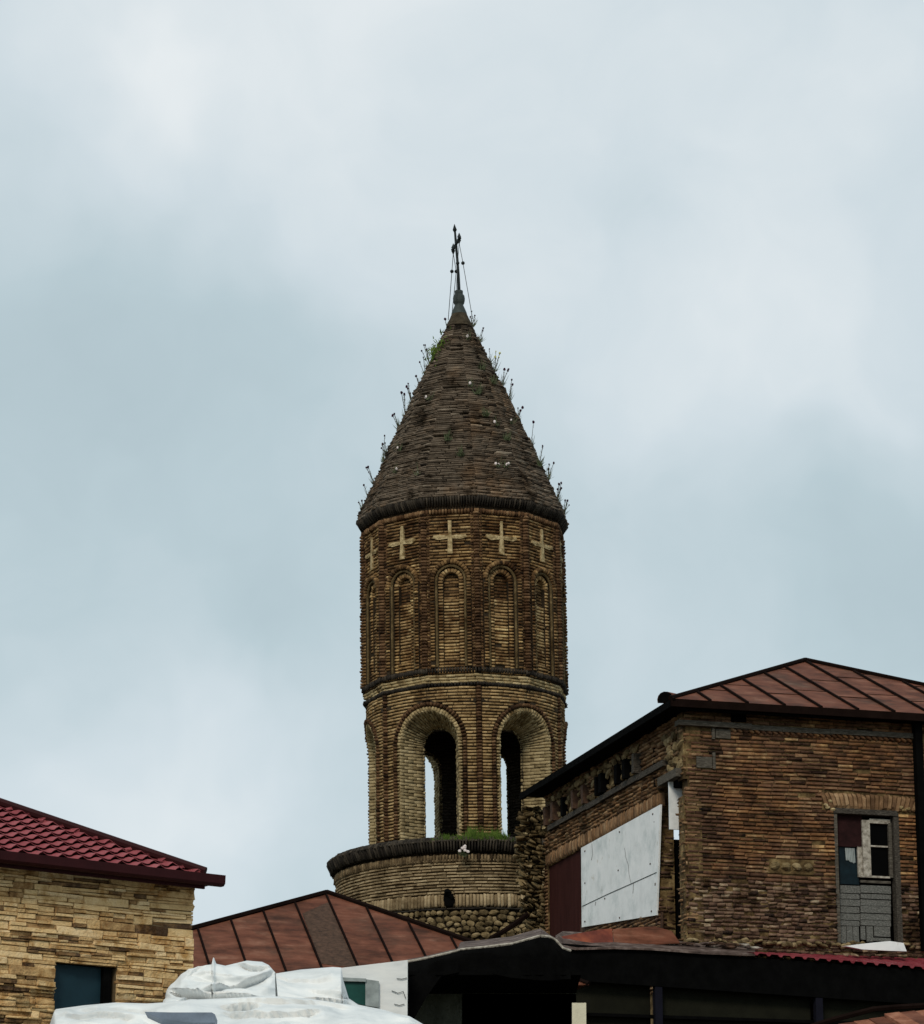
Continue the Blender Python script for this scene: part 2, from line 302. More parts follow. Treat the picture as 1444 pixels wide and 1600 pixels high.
# =================================================================== GROUND
g = MB(); g.add([(-900, -300, 0), (900, -300, 0), (900, 1500, 0), (-900, 1500, 0)], [(0, 1, 2, 3)])
g.build('ground', M['ground'], kind='structure')
# =================================================================== TOWER
TY = 67.0
LEAN = -0.0150
zb_ = At(728, 1150, TY)
root = empty('bell_tower', (zb_.x-math.sin(LEAN)*zb_.z, TY, 0), 'tall round brick bell tower with conical brick roof, raised crosses and open arches', 'tower', rot=(0, LEAN, 0))
root.location.x = zb_.x - math.tan(LEAN)*zb_.z
TM = Matrix.Translation(root.location) @ Matrix.Rotation(LEAN, 4, 'Y'); TI = TM.inverted()
def toL(v): return TI @ Vector(v)
def zs(py): return At(726, py, TY).z
def hw(px, py): return (At(726+px, py, TY)-At(726, py, TY)).x
def zf(py, r): return At(726, py, TY-r).z
def cyl(R):
    def fr(s):
        a = s/R; return Vector((R*math.sin(a), -R*math.cos(a), 0)), Vector((math.cos(a), math.sin(a), 0)), Vector((math.sin(a), -math.cos(a), 0))
    return fr
CORNER = 7.4
def polyf(a, n=12, off=CORNER):   # radius factor of a 12-gon with corners at off+30k
    h = 180/n; d = (a-off-h) % (360/n); d = d if d < h else d-360/n
    return math.cos(R_(h))/math.cos(R_(d))
H = .0675
mort = MB(); drum = BS(); low = BS(); roll = BS('round'); dark = BS(); darkr = BS('round'); pale = BS(); rev = BS(); inn = BS(); coneb = BS('rag', (.012, .06, .05)); based = BS(); singles = BS()
# ---- upper drum
RU = hw(157.5, 940); AP = RU*math.cos(R_(15)); FW = RU*math.sin(R_(15))
z_ut = zf(803, AP); z_ub = zf(1052, AP); CORE = .16
core = MB(); core.lathe([(RU-CORE-.02, zf(1075, AP)), (RU-CORE-.02, zs(800))], poly=polyf, k=48)
core.build('drum_core', M['mortar'], root)
crosses = []
for k in range(12):
    ph = R_(CORNER+15+30*k); n = Vector((math.sin(ph), -math.cos(ph), 0)); u = Vector((math.cos(ph), math.sin(ph), 0))
    fr = lambda s, n=n, u=u: (n*AP+u*s, u, n)
    zsp = zf(905, AP); znb = zf(1026, AP); zob = zf(1041, AP); zled = zf(936, AP)
    rn, r1, r2a, r2 = .165, .275, .335, .435
    def w(r, z): return r if z < zsp else (math.sqrt(max(0, r*r-(z-zsp)**2)))
    z = z_ub; row = 0; E = FW-.055
    while z < z_ut-.01:
        h = min(H, z_ut-z); zc = z+h/2
        o_ = lambda a, b, out, bs=drum, lo=.15, hi=.85, bl=.24: lay(bs, fr, a, b, z, h, out, CORE+out, row, bl, lo=lo, hi=hi, mort=mort, miss=.012, po=.011, zj=.004)
        if zc > zsp+r2 or zc < zob: o_(-E, E, 0)
        else:
            W2 = w(r2, zc); yl = zc < zf(930, AP)
            o_(-E, -W2, 0, bl=.2); o_(W2, E, 0, bl=.2)
            if zc < zsp:
                for sg in (-1, 1):
                    a, b = sorted((sg*r2a, sg*r2)); o_(a, b, .07, drum, .1, .75, .12)
                    a, b = sorted((sg*rn, sg*r1)); o_(a, b, -.035, drum, .3 if yl else .15, .95, .13)
            if zc < zsp+rn and zc > znb:
                Wn = w(rn, zc)
                if zc > zled: o_(-Wn, Wn, -.14, drum, .05, .6)
                else: o_(-Wn, Wn, -.085, drum, .4, 1, .33)
            elif zc <= znb: o_(-rn, rn, -.02, drum, .2, .8)
            # filling between the inner arch, the light roll and the outer arch
            for sg in (-1, 1):
                if zc < zsp:
                    p, uu, nn = fr(sg*(r1+r2a)/2); mort.box(p+nn*(-.02-CORE/2)+UP*zc, uu, UP, nn, r2a-r1, h, CORE-.03)
        z += H; row += 1
    voussoirs(drum, fr, 0, zsp, rn, r1, -.03, CORE-.03, lo=.3, hi=.95)
    voussoirs(drum, fr, 0, zsp, r2a, r2, .07, CORE+.05, lo=.05, hi=.6)
    # mortar lunette behind the arch
    seg = 16; pts = [n*(AP-.05)+u*(r2*math.cos(math.pi*i/seg))+UP*(zsp+r2*math.sin(math.pi*i/seg)) for i in range(seg+1)]
    inn_ = [n*(AP-.05)+u*(rn*math.cos(math.pi*i/seg))+UP*(zsp+rn*math.sin(math.pi*i/seg)) for i in range(seg+1)]
    mort.add(pts+inn_, [(i, i+1, seg+2+i, seg+1+i) for i in range(seg)])
    # light roll moulding
    rr = (r1+r2a)/2; tp = [n*(AP+.0)+u*rr+UP*(zob+.0)]+[n*AP+u*(rr+random.uniform(-.004, .004))+UP*(zob+(zsp-zob)*i/6) for i in range(1, 6)]
    tp += [n*AP+u*(rr*math.cos(math.pi*i/12))+UP*(zsp+rr*math.sin(math.pi*i/12)) for i in range(13)]
    tp += [n*AP-u*(rr+random.uniform(-.004, .004))+UP*(zob+(zsp-zob)*i/6) for i in range(5, -1, -1)]
    t = MB(); t.tube(tp, .030, 6); t.build('arch_moulding', M['paleband'], root)
    # cross
    cz = zf(838.5, AP); c = MB(); B = lambda x, z, o=.03: n*(AP+o)+u*x+UP*z
    j = lambda a: a+random.uniform(-.012, .012)
    ht, hb, wx = .36, .36, .36
    va = [B(j(-.055), cz-hb), B(j(.055), cz-hb), B(j(.042), cz-.06), B(j(.042), cz+.05), B(j(.035), cz+ht), B(j(-.03), cz+ht), B(j(-.04), cz+.05), B(j(-.04), cz-.06)]
    c.prism(va, -n*.15)
    for sg in (-1, 1):
        hp = [B(sg*.038, cz-.035), B(sg*j(.25), cz-j(.06)), B(sg*j(wx), cz-.015), B(sg*j(.34), cz+.05), B(sg*.25, cz+j(.045)), B(sg*.038, cz+.035)]
        c.prism(hp, -n*.15)
    for q in range(3):
        for sg in (-1, 1): c.blob(B(sg*(wx-.05-q*.09), cz+.005*q, .03), .05, .034, .012, u, UP, n)
    c.build('brick_cross', M['palecross'], root)
    # corner pilaster
    pc = R_(CORNER+30*k); pn = Vector((math.sin(pc), -math.cos(pc), 0)); pu = Vector((math.cos(pc), math.sin(pc), 0)); z = z_ub+.1; row = 0
    while z < z_ut:
        roll.add(pn*(RU+.07+random.uniform(-.008, .008))+UP*(z+H/2), pu, UP, pn, .125+random.uniform(-.01, .01), H-.012, .16, tn(.05, .8)); 
        for sg in (-1, 1): roll.add(pn*(RU+.0)+pu*sg*.092+UP*(z+H/2), pu, UP, pn, .07, H-.014, .12, tn(.0, .6))
        z += H; row += 1
# horizontal mouldings of the drum
def ring(bs, Rr, z, w, h, d, lo, hi, a0=-180, a1=180, tilt=0, poly=True, pj=.006, gap=.012, kk=12):
    a = a0; 
    while a < a1-.01:
        st = math.degrees(w/Rr); m = a+st/2; f = polyf(m) if poly else 1
        # tangent of the facet for polygonal rings
        if poly:
            hh = 15; dd = (m-CORNER) % 30-15; pa = R_(m-dd)
        else: pa = R_(m)
        n = Vector((math.sin(pa), -math.cos(pa), 0)); u = Vector((math.cos(pa), math.sin(pa), 0))
        p = Vector((Rr*f*math.sin(R_(m)), -Rr*f*math.cos(R_(m)), z)); v = UP
        if tilt: v = (UP*math.cos(tilt)+n*math.sin(tilt)); n = u.cross(v) if False else (n*math.cos(tilt)-UP*math.sin(tilt))
        bs.add(p+n*random.uniform(-pj, pj), u, v, n, w-gap, h, d, tn(lo, hi)); a += st
zr = zf(797, RU); ring(roll, RU+.05, zr, .07, .115, .2, .15, .95)
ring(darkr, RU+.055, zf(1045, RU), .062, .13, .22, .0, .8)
z1 = zf(1052, RU)
for i in range(3):
    rr_ = RU-.005-i*.012; zz = z1-.02-i*.062
    ring(pale, rr_, zz, .2, .058, .2, .2, 1, gap=.006)
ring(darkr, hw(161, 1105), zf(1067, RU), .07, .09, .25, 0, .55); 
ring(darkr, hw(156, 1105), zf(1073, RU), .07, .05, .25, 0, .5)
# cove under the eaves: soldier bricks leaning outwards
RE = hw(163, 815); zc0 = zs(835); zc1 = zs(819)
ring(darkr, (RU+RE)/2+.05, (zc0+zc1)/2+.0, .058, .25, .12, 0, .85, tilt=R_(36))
cv = MB(); cv.lathe([(RU-.1, zc0-.05), (RU-.02, zc0), (RE-.06, zc1), (RE-.2, zc1+.3)], poly=polyf); cv.build('cornice_core', M['mortar'], root)
# ---- cone roof
prof = [(819, 163.5), (808, 163), (797, 158.5), (773, 148), (750, 136.5), (697, 111.5), (624, 77), (574, 52), (512, 22), (491, 12)]
prof = [(zs(y), hw(r, y)) for y, r in prof]
def rc(z):
    for (z0, r0), (z1, r1) in zip(prof, prof[1:]):
        if z <= z1: return r0+(r1-r0)*(z-z0)/(z1-z0)
    return prof[-1][1]
def conepoly(m, z): 
    q = min(1, max(0, (z-prof[0][0])/(prof[-1][0]-prof[0][0]))); return polyf(m)+.012
cc = MB(); cc.lathe([(r*.985-.07, z) for z, r in prof], k=48, poly=polyf); cc.build('cone_core', M['mortar'], root)
z = prof[0][0]; row = 0; RW = random.Random(5)
while z < prof[-1][0]-.02:
    h = .048*RW.uniform(.88, 1.12); R0 = rc(z+h/2)+.012; bump_ = .02*(row % 2) if row < 5 else (.03 if RW.random() < .06 else 0)
    q = min(1, max(0, (z-prof[0][0])/(prof[-1][0]-prof[0][0]))); a_r = R0*math.cos(R_(15)); wf = R0*math.sin(R_(15))
    if abs(z-zs(614)) < .05 or abs(z-zs(702)) < .03: bump_ += .035
    for kf in range(12):
        pa = R_(CORNER+15+30*kf); n = Vector((math.sin(pa), -math.cos(pa), 0)); u = Vector((math.cos(pa), math.sin(pa), 0)); sx = -wf+.006; sag = RW.uniform(-.006, .006)
        while sx < wf-.015:
            l = RW.uniform(.2, .5)*(.6 if q > .8 else 1); x1 = min(sx+l, wf-.006)
            if wf-x1 < .06: x1 = wf-.006
            mid = (sx+x1)/2; m = math.degrees(pa)+math.degrees(mid/R0)
            if not (row > 5 and RW.random() < .02):
                pr = RW.gauss(0, .006)-.02+bump_+.010*math.sin(m*.16+z*2.3)+.008*math.sin(m*.53-z*5.1)-(.04*max(0, q-.8)*5)
                if wf-abs(mid) < .16: pr += .012
                n2 = (n+UP*.11).normalized()
                coneb.add(n*(a_r+pr)+u*mid+UP*(z+h/2+sag), u, UP, n2, x1-sx-.008, h-.009, .2, max(0, min(1, RW.gauss(.5, .14)-(.25 if wf-abs(mid) < .1 else 0))))
            sx = x1
    z += h; row += 1
apx = MB(); apx.lathe([(hw(21, 512), zs(512)), (hw(20, 507), zs(507)), (hw(16, 500), zs(500)), (hw(12, 491), zs(491))], k=24); apx.build('roof_apex', M['paleapex'], root)
for zz_, ex in ((zs(817), .045), (zs(811), .015), (zs(805), .03), (zs(799), .0)): ring(coneb, rc(zz_)+ex, zz_, .3, .06, .3, .3, .8)
# ---- lower storey with six splayed arches
RL = hw(156, 1200); z_lt = zf(1071, RL); RBAL = hw(219, 1340); z_rim = At(726, 1311, TY-RBAL).z; z_lb = z_rim-.15
RI = RL-.68; BW = RL*math.pi/6; FL = cyl(RL)
ro, ra, rb = .665, .755, .85; zso = zf(1156, RL); zia = At(674, 1140, TY-RI*.92).z; ri = RI*R_(14); zsi = zia-ri
lw = MB()
for k in range(6):
    sc = RL*R_(CORNER+30+60*k-0.0); fr = lambda s, sc=sc: FL(s+sc)
    ph = sc/RL
    z = z_lb; row = 0
    while z < z_lt-.01:
        h = min(H, z_lt-z); zc = z+h/2
        def w(r): return r if zc < zso else math.sqrt(max(0, r*r-(zc-zso)**2))
        W0, Wb = w(ra), w(rb)
        for sg in (-1, 1):
            a, b = sorted((sg*Wb, sg*(BW-.06))) if Wb > 0 else ((0, BW-.06) if sg > 0 else (-(BW-.06), 0))
            lay(low, fr, a, b, z, h, 0, .14, row, .24, mort=mort, lo=.2, hi=.9)
            if zc < zso:
                a, b = sorted((sg*ra, sg*rb)); 
                p, uu, nn = fr((a+b)/2); roll.add(p+nn*.045+UP*zc, uu, UP, nn, .088, H-.013, .17, tn(.0, .8))
                p, uu, nn = fr(sg*(rb+.035)); 
                a, b = sorted((sg*(ro+.005), sg*ra)); lay(pale, fr, a, b, z, h, .0, .15, row, .1, lo=.1, hi=.8)
        # core wall, outer and inner faces
        W1 = max(W0-.03, 0)
        for sg in (-1, 1):
            a, b = sorted((sg*W1, sg*BW)); K = 5
            for i in range(K):
                s0 = a+(b-a)*i/K; s1 = a+(b-a)*(i+1)/K
                q = [Vector(((RL-.1)*math.sin(ph+s/RL), -(RL-.1)*math.cos(ph+s/RL), zz)) for s, zz in ((s0, z), (s1, z), (s1, z+h), (s0, z+h))]
                lw.add(q, [(0, 1, 2, 3)])
            Wi = ri if zc < zsi else (math.sqrt(max(0, ri*ri-(zc-zsi)**2)))
            a, b = sorted((sg*Wi, sg*RI*math.pi/6))
            for i in range(4):
                s0 = a+(b-a)*i/4; s1 = a+(b-a)*(i+1)/4
                q = [Vector(((RI+.03)*math.sin(ph+s/RI), -(RI+.03)*math.cos(ph+s/RI), zz)) for s, zz in ((s0, z), (s1, z), (s1, z+h), (s0, z+h))]
                lw.add(q, [(0, 1, 2, 3)])
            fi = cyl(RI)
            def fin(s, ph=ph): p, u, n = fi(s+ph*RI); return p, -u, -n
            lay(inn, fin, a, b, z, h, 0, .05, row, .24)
        z += H; row += 1
    voussoirs(pale, fr, 0, zso, ro, ra, 0, .15, lo=.2, hi=.9)
    voussoirs(roll, fr, 0, zso, ra, rb, .045, .17, lo=.0, hi=.6, wid=.075)
    # splayed reveal
    path = []   # (outer s, outer z, inner s, inner z)
    nj = int((zso-z_lb)/H)
    for i in range(nj+1): f = i/nj; path.append((-ro, z_lb+(zso-z_lb)*f, -ri, z_lb+(zsi-z_lb)*f))
    na = 30
    for i in range(1, na+1): a = math.pi-math.pi*i/na; path.append((ro*math.cos(a), zso+ro*math.sin(a), ri*math.cos(a), zsi+ri*math.sin(a)))
    for i in range(nj-1, -1, -1): f = i/nj; path.append((ro, z_lb+(zso-z_lb)*f, ri, z_lb+(zsi-z_lb)*f))
    def PO(s, z): a = ph+s/RL; return Vector((RL*math.sin(a), -RL*math.cos(a), z))
    def PI_(s, z): a = ph+s/RI; return Vector((RI*math.sin(a), -RI*math.cos(a), z))
    for i in range(len(path)-1):
        a, b = path[i], path[i+1]; o0, i0, o1, i1 = PO(a[0], a[1]), PI_(a[2], a[3]), PO(b[0], b[1]), PI_(b[2], b[3])
        cen = (o0+o1+i0+i1)/4; U = (i0+i1-o0-o1); U.normalize(); V = (o1+i1-o0-i0); V.normalize(); Nn = V.cross(U).normalized()
        axis = Vector((cen.x*0+((RL+RI)/2)*math.sin(ph), -((RL+RI)/2)*math.cos(ph), min(cen.z, zso)))
        if Nn.dot(axis-cen) < 0: Nn = -Nn
        V = U.cross(Nn) if U.cross(Nn).dot(V) > 0 else -U.cross(Nn)
        lw.add([o0-Nn*.03, o1-Nn*.03, i1-Nn*.03, i0-Nn*.03], [(0, 1, 2, 3)])
        f = 0; off = (i % 2)*.17; cuts = [0]+[c_ for c_ in (.33-off*.9, .66-off*.7, .92) if c_ > .1]+[1]
        for c0, c1 in zip(cuts, cuts[1:]):
            p0 = (o0.lerp(i0, c0)+o1.lerp(i1, c0))/2; p1 = (o0.lerp(i0, c1)+o1.lerp(i1, c1))/2
            hh = (o1.lerp(i1, (c0+c1)/2)-o0.lerp(i0, (c0+c1)/2)).length
            rev.add((p0+p1)/2+Nn*random.uniform(-.008, .012), U, V, Nn, (p1-p0).length-.012, max(.02, hh-.012), .05, tn(.1, .9))
    # pilaster between the arches
    a_ = CORNER+60*k; pc = R_(a_); pn = Vector((math.sin(pc), -math.cos(pc), 0)); pu = Vector((math.cos(pc), math.sin(pc), 0)); z = z_lb
    while z < z_lt:
        roll.add(pn*(RL+.055+random.uniform(-.006, .006))+UP*(z+H/2), pu, UP, pn, .12, H-.012, .2, tn(.0, .75)); z += H
lw.lathe([(.01, z_lt-.25), (RL-.1, z_lt-.25)], k=24); lw.lathe([(RI+.03, z_lt-.25), (RI+.03, z_lt-.8)], k=24)
lw.build('belfry_core', M['mortar'], root)
# ---- base drum with its corbelled rim
RB = hw(207, 1380); fB = cyl(RB)
zt2 = At(726, 1341, TY-RB).z; zt3 = At(726, 1396, TY-RB).z; zt4 = At(726, 1417, TY-RB).z
bc = MB(); bc.lathe([(RB-.06, 0), (RB-.06, z_rim-.25), (RBAL-.12, z_rim-.03), (0.01, z_rim-.03)], k=64); bc.build('base_drum_core', M['mortar'], root)
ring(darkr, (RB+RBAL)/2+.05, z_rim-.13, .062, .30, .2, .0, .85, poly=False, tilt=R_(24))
ring(dark, RBAL+.0, z_rim-.02, .062, .05, .3, .2, 1, poly=False)
ring(based, RB+.03, z_rim-.36, .066, .17, .2, .0, .45, poly=False, gap=.02)
nrow = max(1, round((zt2-zt3)/H)); hB = (zt2-zt3)/nrow
for i in range(nrow):
    z = zt3+i*hB
    for (a, b, bs_) in ((-180, -66, based), (-66, 62, singles), (62, 180, based)):
        lay(bs_, fB, RB*R_(a), RB*R_(b), z, hB, 0, .1, i, .25, gap=.018, mort=None, lo=.15, hi=1, zj=.003)
ring(based, RB+.005, (zt3+zt4)/2, .072, zt3-zt4-.015, .14, .2, .95, poly=False)
ring(dark, RB+.03, zt4-.03, .2, .03, .2, .1, .6, poly=False)
# rubble below
stone_mesh = []
for q in range(10):
    b = MB(); b.blob((0, 0, 0), 1, 1, 1, seg=8, rg=5, j=.16); me = bpy.data.meshes.new('stone'); me.from_pydata(b.v, [], b.f); me.materials.append(M['rubble'])
    a = me.attributes.new('tone', 'FLOAT', 'FACE'); a.data.foreach_set('value', [random.uniform(.2, .95)]*len(me.polygons)); stone_mesh.append(me)
def stone(c, u, v, n, rx, ry, rz, parent, name='stone'):
    o = bpy.data.objects.new(name, random.choice(stone_mesh)); COL.objects.link(o); o.parent = parent
    a = random.uniform(-.5, .5); U = u*math.cos(a)+v*math.sin(a); V = v*math.cos(a)-u*math.sin(a)
    o.matrix_local = Matrix(((U.x*rx, n.x*rz, V.x*ry, c[0]), (U.y*rx, n.y*rz, V.y*ry, c[1]), (U.z*rx, n.z*rz, V.z*ry, c[2]), (0, 0, 0, 1)))
z = zt4-.11; row = 0
while z > zt4-1.15:
    s = -RB*R_(32)
    while s < RB*R_(52):
        w_ = random.uniform(.10, .22); hh = random.uniform(.045, .07); p, u, n = fB(s+w_/2)
        stone(p+n*random.uniform(-.04, .0)+UP*(z+random.uniform(-.03, .03)), u, UP, n, w_*.5, hh, .06, root); s += w_
    z -= .118; row += 1
# blocked scupper hole in the soldier course
p, u, n = fB(RB*R_(-8.5)); hb_ = MB(); hb_.blob(p+n*.03+UP*(zt3-.13), .12, .16, .06, u, UP, n, j=.3); hb_.blob(p+n*.07+UP*(zt3+.02), .09, .08, .07, u, UP, n, j=.3); hb_.blob(p+n*.05+u*.07+UP*(zt3-.07), .07, .07, .06, u, UP, n, j=.3); hb_.build('scupper_spout', M['black'], root)
mort.build('mortar_beds', M['mortar'], root, kind='stuff')
drum.build('drum_brickwork', M['drum'], root); low.build('belfry_brickwork', M['drumlow'], root); roll.build('moulded_brickwork', M['roll'], root)
dark.build('rim_brickwork', M['darkbrick'], root); darkr.build('corbel_brickwork', M['darkbrick'], root); pale.build('band_brickwork', M['paleband'], root)
rev.build('arch_reveal_brickwork', M['reveal'], root); inn.build('inner_brickwork', M['inner'], root); coneb.build('roof_brickwork', M['cone'], root); based.build('base_brickwork', M['base'], root)
singles.singles('brick', M['base'], root)
# ---- finial cap, cross, chains, balls
fx = toL(At(717.5, 480, TY)).x
fp = [(493, 12.4), (489, 12), (483, 9.5), (477, 6.8), (475.5, 7.2), (474, 8.2), (470, 9.2), (466, 9.4), (462, 8.6), (459.5, 6.2), (458.5, 6.5), (454.5, 6.5), (454, .5)]
cap = MB(); cap.lathe([(hw(r, y), zs(y)) for y, r in fp], k=20); cap.v = [(a+fx*0+toL(At(717.3, 475, TY)).x, b, c_) for a, b, c_ in cap.v]
cap.build('finial_cap', M['zinc'], root, smooth=True)
rod = MB(); rod.tube([toL(At(x, y, TY)) for x, y in ((717, 456), (716.2, 430), (714.6, 405), (712.6, 382), (710.8, 360))], [.042, .034, .03, .03, .024], 7)
rod.tube([toL(At(x, y, TY)) for x, y in ((710.8, 363), (710.6, 359), (710.4, 356), (710.2, 350))], [.02, .05, .035, .004], 7)
bc_ = At(712.9, 381, TY); e1 = bc_+Vector((.066, -.34, 0)); e2 = bc_-Vector((.066, -.34, 0))
barr = (e2-e1).normalized()
rod.tube([toL(e1), toL(bc_), toL(e2)], .034, 7)
for e_ in (e1, e2):
    for d_ in (UP, -UP, -barr if e_ is e1 else barr):
        rod.tube([toL(e_), toL(e_+d_*.04), toL(e_+d_*.075), toL(e_+d_*.14)], [.02, .046, .03, .003], 6)
crs = rod.build('iron_cross', M['steel'], root)
for (a, bpx, bpy_, cx, cy, yy) in ((e2, 706.2, 424, 700.5, 500, .25), (e2, 713, 424, 706.5, 489, .3), (e1, 723.5, 411, 738.5, 498, -.25), (e1, 715.2, 411, 712, 470, -.3)):
    b = At(bpx, bpy_, TY+yy); c = At(cx, cy, TY+yy*.6); ch = MB(); ch.tube([toL(a-UP*.1), toL(b), toL(c)], .0075, 4); ch.build('stay_chain', M['chain'], crs)
    bl = MB(); bl.blob(toL(b), .042, .042, .042, seg=10, rg=7, j=0); bl.build('iron_ball', M['steel'], crs, smooth=True)
# ---- grass on the base drum ledge
gr = MB(); tones = []
gb = BS()
for i in range(9000):
    a = random.gauss(7, 14)
    if a < -19 or a > 31: continue
    if 15.5 < a < 17.5 and random.random() < .8: continue
    r = random.uniform(RL+.25, RBAL-.02); q = Vector((r*math.sin(R_(a)), -r*math.cos(R_(a)), z_rim-.04)); fade = max(.3, 1-abs(a-6)/34)
    hgt = random.uniform(.08, .34)*fade*(.7+.5*math.sin(a*.9)*math.sin(a*.37+1)+(.5 if random.random() < .04 else 0)); d = Vector((random.uniform(-.10, .10), random.uniform(-.08, .08), hgt)); sx = Vector((.007, 0, 0))
    gr.add([q-sx, q+sx, q+d*.6+sx*.7+Vector((0, 0, .01)), q+d], [(0, 1, 2), (0, 2, 3)])
gr.build('ledge_grass', M['leaf'], None, kind='stuff', label='bright green grass growing on the ledge below the belfry arches', category='grass').matrix_world = TM
# ---- plants on the cone
def blade(mb, q, d, w=.006):
    s = Vector((w, 0, 0)); mb.add([q-s, q+s, q+d*.6+s*.7, q+d], [(0, 1, 2), (0, 2, 3)])
def weed(px, py, hpx, lean, label, cat, group, heads=3, headmat='thistle', a=None, tuft=10, hs=1.0, front=False):
    if front: q = At(px, py, TY); z = toL(q).z; s_ = toL(q).x/rc(z); s_ = max(-.95, min(.95, s_)); ang = math.asin(s_); q = TM @ Vector((rc(z)*math.sin(ang), -rc(z)*math.cos(ang), z)); zz = At(px, py, q.y).z; ang = ang; q = TM @ Vector(((rc(zz))*math.sin(ang), -rc(zz)*math.cos(ang), zz))
    else: q = At(px, py, TY)
    w = empty('wild_plant', q, label, cat, group); k = .0139; Ht = hpx*k
    lf = MB()
    for i in range(int(tuft*2.2)):
        blade(lf, Vector((random.uniform(-.05, .05), random.uniform(-.05, .05), -.03)), Vector((random.uniform(-.12, .12)+lean*.05, random.uniform(-.1, .1), random.uniform(.03, random.choice((.12, .2, .32))))), .008)
    lf.build('leaves', M['dryleaf'], w)
    for i in range(heads):
        f = random.uniform(.55, 1) if i else 1; top = Vector((lean*Ht*f+random.uniform(-.07, .07), random.uniform(-.08, .08), Ht*f)); mid = top*.5+Vector((lean*.03, 0, .02))
        st = MB(); st.tube([(0, 0, -.05), mid, top], [.007, .006, .005], 4)
        for _ in range(8):
            t_ = random.uniform(.15, .95); pp = top*t_; dd_ = Vector((random.uniform(-.05, .05), 0, random.uniform(.02, .06))); blade(st, pp, dd_, .005)
        so_ = st.build('stem', M['stem'], w); hd = MB(); r = random.uniform(.014, .030)*hs; hd.blob(top, r, r*1.25, r, seg=6, rg=4, j=.2); hd.build('flower_head', M[headmat], so_)
LP = [(566, 797, 18, -.2, 2), (575, 775, 20, -.5, 1), (583, 752, 26, -.35, 3), (598, 718, 42, .0, 2), (603, 708, 20, -.4, 2), (622, 668, 26, -.3, 3), (632, 650, 42, -.05, 4), (642, 630, 34, -.15, 4), (655, 606, 22, -.3, 2), (664, 590, 36, -.25, 2), (672, 575, 40, -.35, 4), (682, 560, 26, -.2, 3), (698, 517, 24, -.15, 1)]
RP = [(740, 506, 22, .1, 3), (752, 530, 20, .3, 2), (768, 565, 24, .15, 1), (775, 576, 30, .2, 2), (786, 598, 26, .35, 3), (797, 622, 34, .1, 2), (811, 652, 20, .25, 3), (832, 692, 36, .15, 1), (845, 722, 28, .2, 2), (858, 745, 26, .25, 3), (873, 780, 28, .2, 5), (882, 800, 22, .35, 4)]
ORD = ['lowest', 'second', 'third', 'fourth', 'fifth', 'sixth', 'seventh', 'eighth', 'ninth', 'tenth', 'eleventh', 'twelfth', 'thirteenth']
NUM = {1: 'one dark seed head', 2: 'two purple seed heads', 3: 'three purple seed heads', 4: 'four purple seed heads', 5: 'five purple seed heads'}
for i, (x, y, h, ln, nh) in enumerate(LP): weed(x+2, y+2, h, ln, f"plant with {NUM[nh]}, {ORD[i]} {'on' if i == 0 else 'up on'} the cone's left edge", 'plant', 'wild plants on the left edge of the cone', nh)
for i, (x, y, h, ln, nh) in enumerate(RP):
    if i == 3: weed(x-2, y+2, h, ln, 'pale yellow flowering weed on the upper right edge of the conical roof', 'plant', None, 4, 'yellow')
    else: weed(x-2, y+2, h, ln, f"plant with {NUM[nh]}, {'topmost' if i == 0 else ORD[i]} {'on' if i == 0 else 'down on'} the cone's right edge", 'plant', 'wild plants on the right edge of the cone', nh)
for (x, y, nh, wh) in ((782, 733, 2, 'right one of the pair low on the right'), (771, 732, 2, 'left one of the pair low on the right'), (661, 743, 1, 'lowest, just above the eave left of centre'), (628, 737, 1, 'low near the left edge'), (770, 667, 1, 'halfway up, left one of two on the right'), (792, 663, 1, 'halfway up, nearest the right edge'), (733, 605, 1, 'on the central ridge above the middle'), (632, 703, 1, 'a third of the way up by the left edge'), (729, 530, 1, 'topmost, close below the apex'), (676, 624, 1, 'upper left beside the long ledge')):
    weed(x, y, 3, 0, 'white flower on cone front, '+wh, 'flower', 'white flowers dotted over the front of the cone', nh, 'petal', tuft=5, hs=1.15, front=True)
for (x, y, wh) in ((754, 652, 'in the middle, right of the ridge'), (742, 617, 'just below the ledge line'), (702, 690, 'left of centre in the lower half'), (765, 600, 'upper right part'), (720, 715, 'lowest near the centre'), (784, 690, 'lower right part'), (836, 730, 'nearest the right edge'), (750, 578, 'highest of the green tufts')):
    weed(x, y, 4, 0, 'green weed tuft on cone front, '+wh, 'plant', 'weed tufts on the front of the cone', 1, 'thistle', tuft=22, hs=.6, front=True)
bush = MB(); q = At(687, 552, TY-.3)
for i in range(420):
    pp = Vector((random.gauss(0, .12), random.gauss(0, .1), random.gauss(0, .17))); pp.x += pp.z*.35; blade(bush, pp, Vector((random.uniform(-.09, .09), random.uniform(-.07, .07), random.uniform(-.02, .13))), .014)
o = bush.build('wild_bush', M['leaf'], None, label='small green bush growing on the upper left of the conical roof', category='bush'); o.location = q
fl = empty('ledge_flower', TM @ Vector((RBAL*math.sin(R_(-1.8)), -RBAL*math.cos(R_(-1.8))-.02, z_rim-.22)), 'pink and white flower clump on the dark rim of the tower base', 'flower')
lf = MB(); 
for i in range(40): blade(lf, Vector((random.uniform(-.08, .08), -.02, -.12)), Vector((random.uniform(-.1, .1), random.uniform(-.1, 0), random.uniform(-.06, .12))), .01)
lf.build('leaves', M['dryleaf'], fl)
for i in range(7):
    b = MB(); b.blob((random.uniform(-.1, .1), -.06, random.uniform(-.05, .08)), .035, .03, .02, seg=6, rg=4, j=.3); b.build('petal_cluster', M['petal'], fl)
